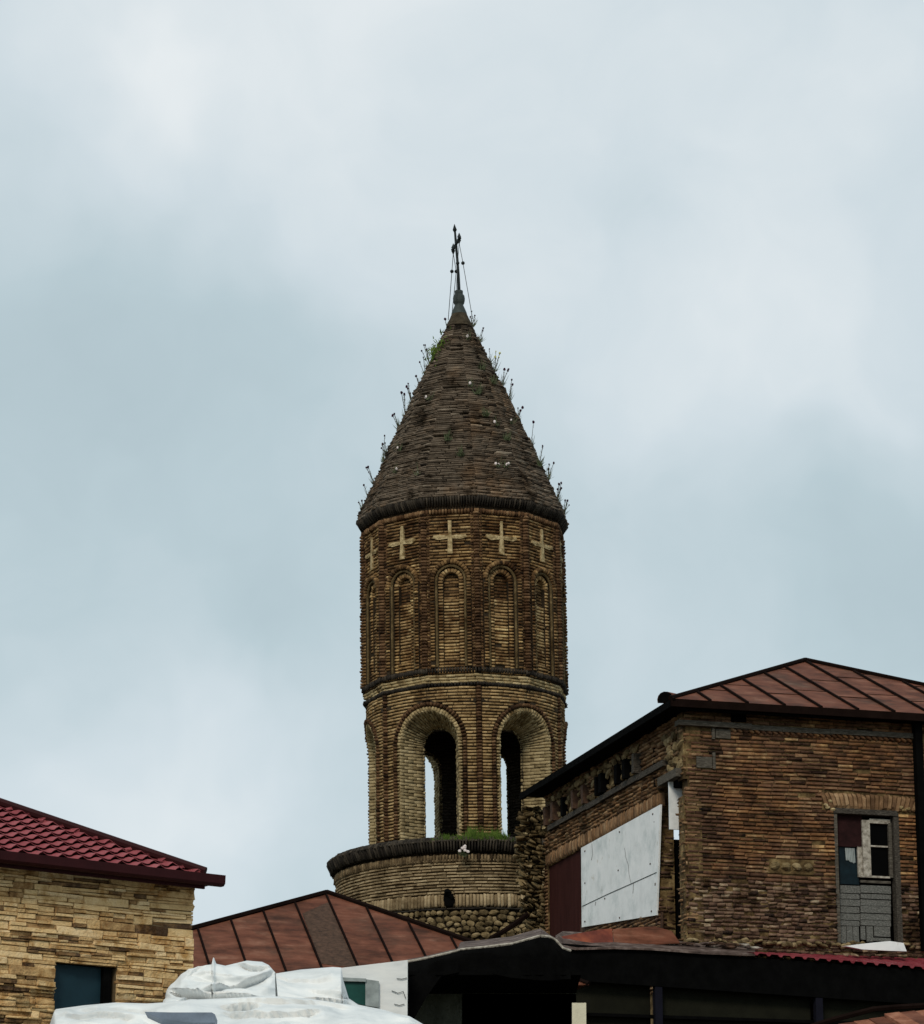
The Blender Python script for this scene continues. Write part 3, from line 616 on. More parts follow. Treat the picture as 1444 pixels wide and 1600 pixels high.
# =================================================================== RIGHT BRICK BUILDING
A1 = R_(-15.5); d1 = Vector((math.sin(A1), math.cos(A1), 0)); d2 = Vector((math.cos(A1), -math.sin(A1), 0))
class Plane:
    def __init__(s, o, u, n): s.o = Vector((o.x, o.y, 0)); s.u = u; s.n = n
    def px(s, x, y, out=0):
        d = ray(x, y); c = Vector((0, 0, CZ)); t = ((s.o+s.n*out-c).dot(s.n))/d.dot(s.n); p = c+d*t; return (p-s.o).dot(s.u), p.z
    def pt(s, a, z, out=0): return s.o+s.u*a+s.n*out+UP*z
    def fr(s, a): return s.o+s.u*a, s.u, s.n
    def poly(s, pts, out=0): return [s.pt(*s.px(x, y, out), out) for x, y in pts]
C0 = At(1071, 1300, 52); FA = Plane(C0, d2, -d1); LW = Plane(C0, d1, -d2)
BR = empty('brick_building', (C0.x, C0.y, 0), 'old dark red brick building with rusty hipped sheet roof and patched openings', 'building')
BI = Matrix.Translation(-BR.location)
def B3(v): return Vector(v)-BR.location
HB = .0655
zE = FA.px(1071, 1106)[1]; zBot = FA.px(1200, 1478)[1]
sEnd = FA.px(1436, 1300)[0]; sFull = 7.0
dr = (FA.px(1304, 1263), FA.px(1404, 1263)); dx0, dx1, dzt = dr[0][0], FA.px(1403, 1263)[0], dr[0][1]; dzb = FA.px(1350, 1476)[1]
def loc(bs):   # shift brick set from world to parent space
    l = BR.location; bs.r = [(r[0]-l.x, r[1]-l.y, r[2]-l.z, *r[3:]) for r in bs.r]
# holes and fixtures of the facade as px rectangles
def rect(x0, y0, x1, y1): a, zt = FA.px(x0, y0); b, _ = FA.px(x1, y0); _, zb = FA.px(x0, y1); return (a, zb, b, zt)
blk1 = rect(1088, 1182, 1112, 1199); blk2 = rect(1118, 1139, 1141, 1153); slot = rect(1143, 1113, 1166, 1127); niche = rect(1202, 1343, 1271, 1362)
lint = rect(1285, 1237, 1433, 1263); door = (dx0, dzb, dx1, dzt)
beamz = FA.px(1100, 1132)[1]; beamz2 = beamz-.0
holes = [blk1, blk2, slot, niche, lint, door]
fac = BS('rag', (.015, .08, .08)); facs = BS('rag'); ero = BS('rag', (.04, .12, .2)); m2 = MB(); dgn = BS('rag', (.02, .1, .1)); left = BS('rag', (.03, .1, .1)); single = []
z = zE-.02; row = 0
zero = FA.px(1200, 1378)[1]
while z > 0.3:
    z -= HB; row += 1
    zc = z+HB/2; inv = z > zBot-.35
    segs = [(0, sFull)]
    for h in holes:
        if h[1]-.02 < zc < h[3]+.02:
            ns = []
            for a, b in segs:
                if h[2] <= a or h[0] >= b: ns.append((a, b)); continue
                if h[0] > a: ns.append((a, h[0]))
                if h[2] < b: ns.append((h[2], b))
            segs = ns
    if abs(zc-beamz) < .06: continue
    if not inv: continue
    er = zc < zero
    for a, b in segs:
        if a == 0: a = random.uniform(0, .05) if not (FA.px(1071, 1232)[1] < zc < FA.px(1071, 1165)[1]) else random.uniform(.02, .14)
        if b-a < .05: continue
        tgt = ero if er else fac
        lay(tgt, FA.fr, a, b, z, HB, random.uniform(-.004, .004), .09, row, (.155 if er else .27), gap=.011, lo=0 if er else .05, hi=1 if er else .95, po=.02 if er else .009, zj=.008 if er else .004, miss=.03 if er else .006, wav=.012)
mb_ = [(0, .3), (sFull, .3)]
# backing mortar plane with the openings left free
def backing(mb, pl, holes, s0, s1, z0, z1, back, thick):
    xs = sorted({s0, s1, *[min(max(h[i], s0), s1) for h in holes for i in (0, 2)]}); zz = sorted({z0, z1, *[min(max(h[i], z0), z1) for h in holes for i in (1, 3)]})
    for a, b in zip(xs, xs[1:]):
        for c, d in zip(zz, zz[1:]):
            m = ((a+b)/2, (c+d)/2)
            if b-a < 1e-4 or d-c < 1e-4 or any(h[0] < m[0] < h[2] and h[1] < m[1] < h[3] for h in holes): continue
            mb.box(B3(pl.pt((a+b)/2, (c+d)/2, -back-thick/2)), pl.u, UP, pl.n, b-a, d-c, thick)
zbite = FA.px(1071, 1242)[1]; backing(m2, FA, [door, (-.1, zbite, .07, FA.px(1071, 1216)[1])], 0.0, sFull, 0, zE+.05, .034, .28)
# the three hundred bricks that show largest are single parts
loc(fac)
order = sorted(range(len(fac.r)), key=lambda i: abs(fac.r[i][2]-FA.px(1200, 1275)[1]) if FA.px(1071, 0)[0]-.1 < (Vector(fac.r[i][:3])+BR.location-FA.o).dot(d2) < sEnd else 99)
pick = set(order[:296]); fs_ = BS('rag'); fr_ = BS('rag', (.015, .08, .08))
for i in range(len(fac.r)):
    t_ = fs_ if i in pick else fr_
    t_.r.append(fac.r[i]); t_.t.append(fac.t[i])
fs_.singles('brick', M['rb'], BR); fr_.build('facade_brickwork', M['rb'], BR)
loc(ero); ero.build('eroded_brickwork', M['rbe'], BR)
# dogtooth course under the beam
dg = BS('rag'); z0 = FA.px(1160, 1140)[1]; s = FA.px(1145, 1140)[0]
while s < sEnd:
    p, u, n = FA.fr(s); ang = R_(-38); uu = u*math.cos(ang)+UP*math.sin(ang); vv = UP*math.cos(ang)-u*math.sin(ang)
    dg.add(B3(p+n*.035+UP*(z0-.01)), uu, vv, n, .13, .05, .1, tn(.1, .9)); s += .105
dg.build('dogtooth_brickwork', M['rb'], BR)
# flat arch of soldier bricks over the door
fa = BS('rag'); lc = (lint[0]+lint[2])/2; nn_ = 22; zc = (lint[1]+lint[3])/2
for i in range(nn_):
    f = (i+.5)/nn_; s = lint[0]+(lint[2]-lint[0])*f; ang = (f-.5)*R_(-44); p, u, n = FA.fr(s); uu = u*math.cos(ang)+UP*math.sin(ang); vv = UP*math.cos(ang)-u*math.sin(ang)
    fa.add(B3(p+n*.02+UP*zc), uu, vv, n, (lint[2]-lint[0])/nn_-.012, .26, .12, tn(.25, .95))
fa.singles('lintel_brick', M['rbl'], BR)
def boxon(pl, r, out, d, name, mat, grow=0, **k):
    b = MB(); b.box(B3(pl.pt((r[0]+r[2])/2, (r[1]+r[3])/2, out-d/2)), pl.u, UP, pl.n, r[2]-r[0]+grow, r[3]-r[1]+grow, d); return b.build(name, mat, BR, **k)
boxon(FA, blk1, .015, .2, 'wood_block', M['wood']); boxon(FA, blk2, .015, .2, 'wood_block', M['wood']); boxon(FA, slot, -.01, .3, 'slot_shade', M['black'])  # the slot is a black block standing in for the hole's shade
r = rect(1113, 1176, 1117, 1202); boxon(FA, r, .03, .2, 'timber_stub', M['wood']); r = rect(1112, 1137, 1116, 1155); boxon(FA, r, .03, .2, 'timber_stub', M['wood'])
# wall-plate beams
bm = MB(); a = FA.px(1060, 1131)[0]; 
for (x0, x1, o_, dz) in ((1058, 1172, .08, .0), (1150, 1300, .05, -.012), (1296, 1436, .06, .0)):
    a, b = FA.px(x0, 1132)[0], FA.px(x1, 1132)[0]; bm = MB(); bm.box(B3(FA.pt((a+b)/2, beamz+dz, o_-.1)), FA.u, (UP+FA.u*.012).normalized(), FA.n, b-a, .085, .2); bm.build('wall_beam', M['wood'], BR)
nb = MB(); nb.box(B3(FA.pt((niche[0]+niche[2])/2, (niche[1]+niche[3])/2, -.05)), FA.u, UP, FA.n, niche[2]-niche[0]+.1, niche[3]-niche[1]+.04, .08); nb.build('niche_mortar', M['mortar2'], BR)
for i in range(4): stone(B3(FA.pt(niche[0]+(i+.5)*(niche[2]-niche[0])/4, (niche[1]+niche[3])/2, .0)), FA.u, UP, FA.n, .085, .065, .06, BR)
# pale lime lumps at the door head and rubble along the foot of the wall
lm = MB()
for (x, y) in ((1290, 1258), (1297, 1252), (1302, 1265), (1293, 1262), (1412, 1266), (1419, 1264), (1408, 1262)):
    s, z = FA.px(x, y); lm.blob(B3(FA.pt(s, z, .01)), .045, .028, .03, FA.u, UP, FA.n, j=.3)
lm.build('lime_patch', M['palecross'], BR, kind='stuff')
for i in range(46):
    s, z = FA.px(1078+i*7.7, 1473+i*.16); stone(B3(FA.pt(s, z+random.uniform(-.02, .05), .03)), FA.u, UP, FA.n, random.uniform(.04, .09), random.uniform(.025, .05), .06, BR)
# door ------------------------------------------------------------
def pr(x0, y0, x1, y1, out, d, name, mat, parent=BR, **k):
    P = FA; a0, z1 = P.px(x0, y0, out); a1, _ = P.px(x1, y0, out); _, z0 = P.px(x0, y1, out)
    b = MB(); b.box(B3(P.pt((a0+a1)/2, (z0+z1)/2, out-d/2)), P.u, UP, P.n, a1-a0, z1-z0, d); return b.build(name, mat, parent, **k)
dv = pr(1303, 1260, 1404, 1480, -.36, .04, 'door', M['black'])
pr(1303, 1262, 1402, 1270, .02, .16, 'door_frame', M['darkwood'], dv); pr(1303, 1270, 1308, 1476, .0, .16, 'door_frame', M['wood'], dv); pr(1396, 1270, 1404, 1476, .0, .16, 'door_frame', M['darkwood'], dv)
pr(1308, 1270, 1347, 1322, -.1, .03, 'red_board', M['reddark'], dv); pr(1311, 1323, 1341, 1381, -.14, .02, 'glass_pane', M['tealdark'], dv)
cu = MB(); a0, zt = FA.px(1321, 1325, -.12); a1 = FA.px(1336, 1325, -.12)[0]; zb = FA.px(1321, 1349, -.12)[1]
for i in range(6):
    f0 = a0+(a1-a0)*i/6; f1 = a0+(a1-a0)*(i+.55)/6; cu.hexa([B3(FA.pt(f0, zt, -.125)), B3(FA.pt(f1, zt, -.11)), B3(FA.pt(f1+.01, zb+.06*(1-i/6)+random.uniform(-.02, .02), -.11)), B3(FA.pt(f0+.01, zb+.06*(1-i/6), -.125))], [B3(FA.pt(f0, zt, -.135)), B3(FA.pt(f1, zt, -.13)), B3(FA.pt(f1+.01, zb+.05, -.13)), B3(FA.pt(f0+.01, zb+.05, -.135))])
cu.build('torn_curtain', M['cloth'], dv)
pr(1340, 1322, 1348, 1370, -.1, .04, 'pale_plank', M['palewood'], dv)
pr(1347, 1281, 1359, 1370, -.06, .05, 'sash_stile', M['palewood'], dv); pr(1359, 1279, 1391, 1286, -.06, .05, 'sash_rail', M['palewood'], dv); pr(1388, 1286, 1393, 1371, -.06, .05, 'sash_stile', M['wood'], dv)
pr(1359, 1286, 1388, 1321, -.11, .02, 'window_pane', M['pane'], dv); pr(1359, 1323, 1388, 1368, -.11, .02, 'window_pane', M['pane'], dv)
pr(1359, 1320.5, 1388, 1323, -.07, .03, 'glazing_bar', M['palewood'], dv); pr(1346, 1367.5, 1391, 1370.5, -.06, .05, 'sash_rail', M['palewood'], dv); pr(1345, 1375, 1392, 1379, -.09, .04, 'sash_rail', M['wood'], dv)
y = 1383; i = 0
while y < 1440:
    hh = random.choice((9, 11, 13)); pr(1311+random.uniform(0, 3), y, 1343 if i % 2 else 1344, y+hh-1.2, -.1+random.uniform(-.01, .01), .03, 'plank', M['woodv'], dv)
    pr(1345, y+random.uniform(-1, 1), 1392, y+hh-1.4, -.085+random.uniform(-.01, .01), .03, 'plank', M['woodv'], dv); y += hh; i += 1
for (x0, x1) in ((1313, 1322), (1323, 1332), (1333, 1342)): pr(x0, y, x1, 1474+random.uniform(-3, 0), -.1, .03, 'plank', M['woodv'], dv)
pr(1345, y, 1352, 1468, -.09, .03, 'plank', M['woodv'], dv); pr(1354, y, 1364, 1471, -.09, .03, 'plank', M['woodv'], dv); pr(1366, y, 1391, 1463, -.09, .03, 'plank', M['woodv'], dv); pr(1364, 1465, 1392, 1470, -.08, .04, 'plank', M['woodv'], dv)
# downpipe / dark post at the right edge
pr(1430, 1128, 1441, 1484, .16, .14, 'corner_post', M['black'])
# ---- left wall --------------------------------------------------
tE = LW.px(852, 1300)[0]
zEl = zE
zbm = (LW.px(1035, 1197)[1]+LW.px(850, 1299)[1])/2
zpt = (LW.px(1031, 1258)[1]+LW.px(908, 1326)[1])/2
zpb = LW.px(908, 1449)[1]-.1
tgap0, tgap1 = .36, LW.px(1049, 1250)[0]; tp0 = tgap1; tp1 = LW.px(1027, 1300)[0]; tw0, tw1 = tp1+.02, LW.px(908, 1400)[0]
zgap = LW.px(1055, 1218)[1]; zpier = LW.px(1025, 1283)[1]
winr = (tw0, zpb, tE-.05, zpt); gap = (tgap0, zBot, tp1, zgap); gap2 = (-.1, FA.px(1071, 1242)[1], tgap0+.01, zgap)
LH = BS('rag', (.03, .1, .1)); z = zEl; row = 0; Lp = BS('rag', (.04, .12, .12))
while z > zBot-.6:
    z -= HB; row += 1; zc = z+HB/2
    if abs(zc-zbm) < .06: continue
    segs = [(0, tE+.1)]
    for h in (winr, gap, gap2):
        if h[1] < zc < h[3]:
            ns = []
            for a, b in segs:
                if h[2] <= a or h[0] >= b: ns.append((a, b)); continue
                if h[0] > a: ns.append((a, h[0]))
                if h[2] < b: ns.append((h[2], b))
            segs = ns
    for a, b in segs:
        if winr[1] < zc < zpt+.24 and zc > zpt: continue
        jag = random.uniform(-.06, .06)
        if zc > zbm+.05 and a == 0 : 
            lay(LH, LW.fr, a+random.uniform(.0, .1), min(b, 2.3), z, HB, 0, .1, row, .24, gap=.015, lo=.1, hi=.9, po=.02, zj=.006)
            lay(LH, LW.fr, 2.3, b, z, HB, -.01, .08, row, .2, gap=.02, lo=0, hi=.8, po=.03, zj=.012, miss=.35)
        elif a == 0: lay(LH, LW.fr, a+random.uniform(0, .04), b+jag if b < 1 else b, z, HB, 0, .2, row, .18 if b < 1 else .24, gap=.014, lo=.05, hi=.95, po=.012, zj=.005)
        else: lay(LH, LW.fr, a, b, z, HB, 0, .1, row, .24, gap=.014, lo=.1, hi=.9, po=.012)

backing(m2, LW, [winr, gap, gap2], .01, tE+.1, 0, zEl, .035, .26)
JP = Plane(LW.pt(tp1, 0), d2, -d1); z = zgap; row = 0     # the broken jamb that faces the camera
while z > zBot-.5:
    z -= HB; row += 1; up_ = z > zpier
    lay(Lp, JP.fr, (.07 if up_ else 0)+random.uniform(-.035, .03), (.20 if up_ else .28)+random.uniform(-.03, .03), z, HB, random.uniform(-.02, .03), .16, row, .2, gap=.016, lo=0, hi=.8, po=.015, zj=.004)
    lay(Lp, FA.fr, -.0, .0, z, HB, 0, .1, row)
Lp2 = MB(); Lp2.box(B3(JP.pt(.13, (zgap+zBot)/2-.3, -.2)), JP.u, UP, JP.n, .2, zgap-zBot+.6, .3); Lp2.build('jamb_core', M['mortar2'], BR)
SP = Plane(LW.pt(.62, 0), d2, -d1); q0_, q1_ = SP.px(1046, 1296), SP.px(1084, 1219)
loc(LH); LH.build('side_wall_brickwork', M['rbl'], BR); loc(Lp); Lp.build('jamb_brickwork', M['rbe'], BR)
m2.build('wall_mortar', M['mortar2'], BR)
# soldier bricks over the panels
sb = BS('rag'); t = tw0-.1
while t < tE:
    p, u, n = LW.fr(t); a_ = random.uniform(-.12, .12); uu = u*math.cos(a_)+UP*math.sin(a_); vv = UP*math.cos(a_)-u*math.sin(a_)
    sb.add(B3(p+n*random.uniform(-.01, .02)+UP*(zpt+.125)), uu, vv, n, .062, .235, .1, tn(.2, .95)); t += .074
sb.build('soldier_brickwork', M['rbl'], BR)
# timber beam in pieces, stubs and stones in the band above
t = .9; 
for L_ in (1.35, .9, 1.2, .8, 1.1, 1.3):
    b = MB(); b.box(B3(LW.pt(t+L_/2, zbm+random.uniform(-.01, .01), -.04)), LW.u, UP, LW.n, L_-.02, random.uniform(.08, .11), .2); b.build('wall_beam', M['darkwood'], BR); t += L_
t = LW.px(1002, 1190)[0]
for x in (1000, 985, 971, 947, 939, 917, 903, 884, 871, 858):
    t = LW.px(x, 1230)[0]; b = MB(); b.box(B3(LW.pt(t, zbm+.24, random.uniform(-.02, .03))), LW.u, (UP+LW.u*random.uniform(-.06, .06)).normalized(), LW.n, random.uniform(.08, .17), .34, .2); b.build('timber_stub', random.choice((M['rustpatch'], M['black'], M['rustpatch'], M['darkwood'])), BR)
for x in range(862, 1000, 7):
    for q in range(3):
        t = LW.px(x+random.uniform(-3, 3), 1230)[0]; zz = zbm+.17+q*.19+random.uniform(-.04, .04)
        if zz < zEl-.12: stone(B3(LW.pt(t, zz, .0)), LW.u, UP, LW.n, random.uniform(.09, .15), random.uniform(.04, .07), .04, BR)
for i in range(16):   # rubble lump at the broken corner
    t, z = LW.px(1046+random.uniform(-8, 18), 1150+i*3.6); stone(B3(LW.pt(max(.02, t), z, .0)), LW.u, UP, LW.n, random.uniform(.08, .16), random.uniform(.05, .09), .06, BR)
b = MB(); b.box(B3(LW.pt(.6, zgap+.06, -.05)), LW.u, (UP+LW.u*.1).normalized(), LW.n, .95, .14, .3); b.build('timber_lintel', M['wood'], BR)
b = MB(); b.box(B3(LW.pt(.6, zgap-.06, -.12)), LW.u, (UP+LW.u*.1).normalized(), LW.n, .6, .12, .2); b.build('timber_lintel', M['black'], BR)
# boards closing the openings, with stand-ins for the sky and dark interior
b = MB(); b.box(B3(SP.pt((q0_[0]+q1_[0])/2, (q0_[1]+q1_[1])/2, 0)), JP.u, UP, JP.n, q1_[0]-q0_[0], q1_[1]-q0_[1], .03); b.build('white_board', M['white'], BR, label='narrow white board standing in for sky behind the broken slit')  # white board put where sky would show through the slit
b = MB(); b.box(B3(JP.pt(.55, (q0_[1]+zBot)/2-.3, -.12)), JP.u, UP, JP.n, .6, q0_[1]-zBot+.6, .03); b.build('interior_shade_board', M['black'], BR)  # black board put in for the darkness inside the gap
b = MB(); b.box(B3(JP.pt(.45, q1_[1]+.35, -.12)), JP.u, UP, JP.n, .9, .7, .03); b.build('interior_shade_board', M['black'], BR)  # same above: black sheet for the unlit interior
b = MB(); q = LW.poly([(1032, 1257), (908, 1325), (909, 1449), (1026, 1430)], .03); b.prism([B3(v) for v in q], -LW.n*.03); wp = b.build('white_board', M['white'], BR, label='large white board with a long crack')
cr_ = MB(); q0 = LW.poly([(1026, 1363), (985, 1381.5), (950, 1397), (910, 1416)], .034); cr_.tube([B3(v) for v in q0], .008, 4)
for pts in (((976, 1325), (978, 1340), (982, 1352), (983, 1366), (986, 1381)), ((925, 1319), (926, 1335), (924, 1344)), ((990, 1381), (989, 1396)), ((931, 1409), (930, 1415))):
    cr_.tube([B3(v) for v in LW.poly(pts, .034)], .004, 4)
cr_.build('board_crack', M['crack'], wp)
for (x, y) in ((914, 1330), (914, 1380), (914, 1440), (968, 1300), (1020, 1272), (1016, 1350), (1018, 1424), (966, 1360), (968, 1434), (945, 1404)):
    m_ = MB(); m_.blob(B3(LW.poly([(x, y)], .034)[0]), .028, .016, .01, LW.u, UP, LW.n); m_.build('nail_head', M['rustpatch'], wp)
b = MB(); q = LW.poly([(907.5, 1322), (851, 1352), (851, 1472), (908, 1463)], -.06); b.prism([B3(v) for v in q], -LW.n*.03); b.build('red_sheet', M['redboard'], BR)
b = MB(); q = LW.poly([(1034, 1425), (907, 1445), (907, 1480), (1034, 1480)], -.03); b.prism([B3(v) for v in q], -LW.n*.03); b.build('red_sheet', M['rustpatch'], BR)
# ---- roof: square pyramid of standing seam sheets
OV = .34; hs = 4.0; PT = .444
ec = FA.o-d2*OV-d1*OV     # front-left eave corner
zEv = FA.px(1071, 1103)[1]+.02
apex = ec+d2*hs+d1*hs+UP*(zEv+hs*PT)
def rp(a, s, lift=0): return ec+d2*a+d1*s+UP*(zEv+s*PT+lift)   # front slope: a along the eave, s inwards
W_ = 2*hs; pit = .655
seams = [hs-.02+pit*i for i in range(-6, 7)]
for i, a0 in enumerate([0]+[s for s in seams if 0 < s < W_]):
    nx = [s for s in seams if s > a0+.01 and s < W_]; a1 = nx[0] if nx else W_
    brk = [0, .95+.5*(i % 2)+random.uniform(-.1, .1), 2.3+.4*(i % 3)]
    hmax = lambda a: min(a, W_-a)
    for q, s0 in enumerate(brk):
        s1 = brk[q+1] if q+1 < len(brk) else 9; lo_ = []
        pts = []
        def cl(a, s): return s
        cand = []
        h0, h1 = hmax(a0), hmax(a1); 
        if max(h0, h1, hs if a0 < hs < a1 else 0) <= s0: continue
        # clip the strip [a0,a1]x[s0,s1] with s<=hmax(a)
        poly = [(a0, s0), (a1, s0), (a1, s1), (a0, s1)]
        for (ca, cs, cc_) in ((1, -1, 0), (-1, -1, W_)):     # a - s >= 0 ; W - a - s >= 0
            npol = []
            for m_ in range(len(poly)):
                p0, p1 = poly[m_], poly[(m_+1) % len(poly)]; f0 = ca*p0[0]+cs*p0[1]+cc_; f1 = ca*p1[0]+cs*p1[1]+cc_
                if f0 >= 0: npol.append(p0)
                if f0*f1 < 0: t_ = f0/(f0-f1); npol.append((p0[0]+(p1[0]-p0[0])*t_, p0[1]+(p1[1]-p0[1])*t_))
            poly = npol
        if len(poly) < 3: continue
        lift = .004*((q+i) % 2)
        b = MB(); b.prism([B3(rp(a+(.0), s, lift)) for a, s in poly], (0, 0, -.02)); b.build('roof_sheet', M['rust'], BR)
        if s0 > 0 and len(poly) > 2:
            lo2 = sorted([p for p in poly if abs(p[1]-s0) < 1e-6])
            if len(lo2) > 1: b = MB(); b.tube([B3(rp(lo2[0][0], s0, .004)), B3(rp(lo2[-1][0], s0+random.uniform(-.02, .02), .004))], .009, 4); b.build('sheet_lap', M['rustdark'], BR)
    if a0 > 0:
        b = MB(); e_ = hmax(a0)-.1; b.tube([B3(rp(a0, .0, .02)), B3(rp(a0, e_*.5, .022)), B3(rp(a0, e_, .02))], .026, 5); b.build('roof_seam', M['rustdark'], BR)
other = MB()
cs_ = [rp(0, 0), rp(W_, 0), ec+d2*W_+d1*W_+UP*zEv, ec+d1*W_+UP*zEv]
for i in (1, 2, 3): other.add([B3(cs_[i]), B3(cs_[(i+1) % 4]), B3(apex)], [(0, 1, 2)])
other.add([B3(v-UP*.03) for v in cs_], [(0, 1, 2, 3)])
other.build('roof_slope', M['rust'], BR)
hp = MB(); hp.tube([B3(cs_[0]+UP*.02), B3(apex+UP*.03), ], .04, 6); hp.tube([B3(cs_[1]+UP*.02), B3(apex+UP*.03)], .04, 6); hp.build('hip_cap', M['rustdark'], BR)
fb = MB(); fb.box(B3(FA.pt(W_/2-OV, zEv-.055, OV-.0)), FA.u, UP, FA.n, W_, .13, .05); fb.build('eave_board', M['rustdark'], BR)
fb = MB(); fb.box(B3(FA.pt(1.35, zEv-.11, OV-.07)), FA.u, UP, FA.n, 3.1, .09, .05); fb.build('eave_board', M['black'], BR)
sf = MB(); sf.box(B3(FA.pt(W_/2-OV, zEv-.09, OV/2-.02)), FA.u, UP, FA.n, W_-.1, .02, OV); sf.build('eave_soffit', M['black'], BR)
# eave board of the side wall, in lapped lengths
t = -OV
for L_ in (2.4, 2.6, 2.3, 1.4):
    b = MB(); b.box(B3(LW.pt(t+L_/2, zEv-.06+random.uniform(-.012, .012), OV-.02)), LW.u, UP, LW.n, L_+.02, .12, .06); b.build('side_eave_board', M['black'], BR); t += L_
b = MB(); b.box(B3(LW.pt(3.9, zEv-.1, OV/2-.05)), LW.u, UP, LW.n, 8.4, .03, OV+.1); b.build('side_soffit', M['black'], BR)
# curled sheet at the roof corner
cu = MB(); c_ = At(1040, 1094, 52.6); pr_ = []
for i in range(9):
    a = R_(200-i*25); pr_.append((math.cos(a)*.14, math.sin(a)*.15))
r0 = [c_+Vector((x_, 0, z_)) for x_, z_ in pr_]; r1_ = [c_+d2*.62+d1*.4+Vector((x_*.6, 0, z_*.6+.08)) for x_, z_ in pr_]
cu.add([B3(v) for v in r0+r1_], [(i, i+1, 10+i, 9+i) for i in range(8)]); cu.build('curled_ridge_sheet', M['rust'], BR); cu = MB(); cu.add([B3(v+Vector((0, .01, 0))) for v in r0], [tuple(range(9))]); cu.build('sheet_end', M['black'], BR)
# broken rubble pier between tower and building
RP_ = empty('ruined_masonry', (LW.pt(tE+.3, 0).x, LW.pt(tE+.3, 0).y, 0), 'jagged ruined masonry pier between the tower base and the brick building', 'ruin')
def C3(v): return Vector(v)-RP_.location
pz1 = LW.px(840, 1262)[1]; pz0 = LW.px(840, 1475)[1]; rbk = BS('rag', (.06, .18, .25)); z = pz1
cpl = MB(); cq = At(836, 1370, 60.3); cpl.box(C3(Vector((cq.x, 60.3, pz1/2-.1))), Vector((1, 0, 0)), UP, Vector((0, -1, 0)), .26, pz1-.2, .8); cpl.build('pier_core', M['mortar2'], RP_)
while z > pz0-.6:
    z -= .066; yy = (pz1-z)/(pz1-pz0); x0 = 826-6*math.sin(yy*5)-random.uniform(0, 9)+(4 if yy > .6 else 0)-8*yy; x = x0
    while x < 850:
        w_ = random.uniform(.09, .2); p = At(x, 1300, 59.7); a = random.gauss(-.25, .25); u = Vector((math.cos(a), random.uniform(-.3, .3), math.sin(a))).normalized(); n = Vector((random.uniform(-.2, .1), -1, 0)).normalized(); n = (n-u*n.dot(u)).normalized()
        rbk.add(C3(Vector((p.x, 59.7+random.uniform(-.1, .05), z))), u, u.cross(n)*-1, n, w_, .056, .25, tn(.0, .9)); x += w_/.0121
rbk.build('rubble_brickwork', M['rubble'], RP_)
b = MB(); q = [At(x, y, 58.8) for x, y in ((826, 1428), (806, 1443), (786, 1456), (768, 1466))]; b.tube([C3(v) for v in q], .05, 6); b.build('rusty_pipe', M['rustdark'], RP_)
# =================================================================== CENTRE RUST ROOF
A3 = R_(-12); e1_ = Vector((math.sin(A3), math.cos(A3), 0)); e2_ = Vector((math.cos(A3), -math.sin(A3), 0))
ap = At(511, 1396, 52); SS = 3.5; AL = 1.38*SS; AR = SS; pt3 = .52
OR = empty('low_house', (ap.x, ap.y, 0), 'low house with rusty red hipped sheet roof in front of the tower', 'house')
def O3(v): return Vector(v)-OR.location
zE3 = ap.z-SS*pt3; ec3 = ap-e2_*AL-e1_*SS; ec3.z = 0
def r3(a, s, lift=0): return ec3+e2_*a+e1_*s+UP*(zE3+s*pt3+lift)
TOT = AL+AR; sm = [AL-.03+.575*i-.0 for i in range(-12, 12)]; sm = [s for s in sm if 0 < s < TOT]
for i, a0 in enumerate([0]+sm):
    a1 = ([s for s in sm if s > a0+.01]+[TOT])[0]; poly = [(a0, 0), (a1, 0), (a1, 9), (a0, 9)]
    for (ca, cs, cc_) in ((SS/AL, -1, 0), (-SS/AR, -1, TOT*SS/AR)):
        npol = []
        for m_ in range(len(poly)):
            p0, p1 = poly[m_], poly[(m_+1) % len(poly)]; f0 = ca*p0[0]+cs*p0[1]+cc_; f1 = ca*p1[0]+cs*p1[1]+cc_
            if f0 >= 0: npol.append(p0)
            if f0*f1 < 0: t_ = f0/(f0-f1); npol.append((p0[0]+(p1[0]-p0[0])*t_, p0[1]+(p1[1]-p0[1])*t_))
        poly = npol
    if len(poly) < 3: continue
    dkp = abs(a0-(AL-.03)) < .3 or abs((a0+a1)/2-(AL-.03-.29)) < .1
    b = MB(); b.prism([O3(r3(a, s, .004*(i % 2))) for a, s in poly], (0, 0, -.02)); b.build('roof_sheet', M['rust'], OR)
    if abs((a0+a1)/2-(AL-.03-.2875)) < .05:
        b = MB(); q = [(a0+.02, .5), (a1-.02, .35), (a1-.02, SS-.42), (a0+.05, SS-.95)]; b.prism([O3(r3(a, s, .010)) for a, s in q], (0, 0, -.008)); b.build('rust_patch', M['rustpatch'], OR)
    if a0 > 0:
        e_ = min(a0*SS/AL, (TOT-a0)*SS/AR)-.08; b = MB(); b.tube([O3(r3(a0, 0, .02)), O3(r3(a0, e_*.5, .024)), O3(r3(a0, e_, .02))], .02, 5); b.build('roof_seam', M['rustdark'], OR)
cs3 = [r3(0, 0), r3(TOT, 0), ec3+e2_*TOT+e1_*2*SS+UP*zE3, ec3+e1_*2*SS+UP*zE3]; b = MB()
for i in (1, 2, 3): b.add([O3(cs3[i]), O3(cs3[(i+1) % 4]), O3(ap)], [(0, 1, 2)])
b.build('roof_slope', M['rust'], OR)
b = MB(); b.tube([O3(cs3[0]), O3(cs3[0].lerp(ap, .5)+UP*.02), O3(ap+UP*.02)], .045, 6); b.tube([O3(ap+UP*.02), O3(cs3[1].lerp(ap, .5)+UP*.03), O3(cs3[1])], .045, 6); b.build('hip_cap', M['rustdark'], OR)
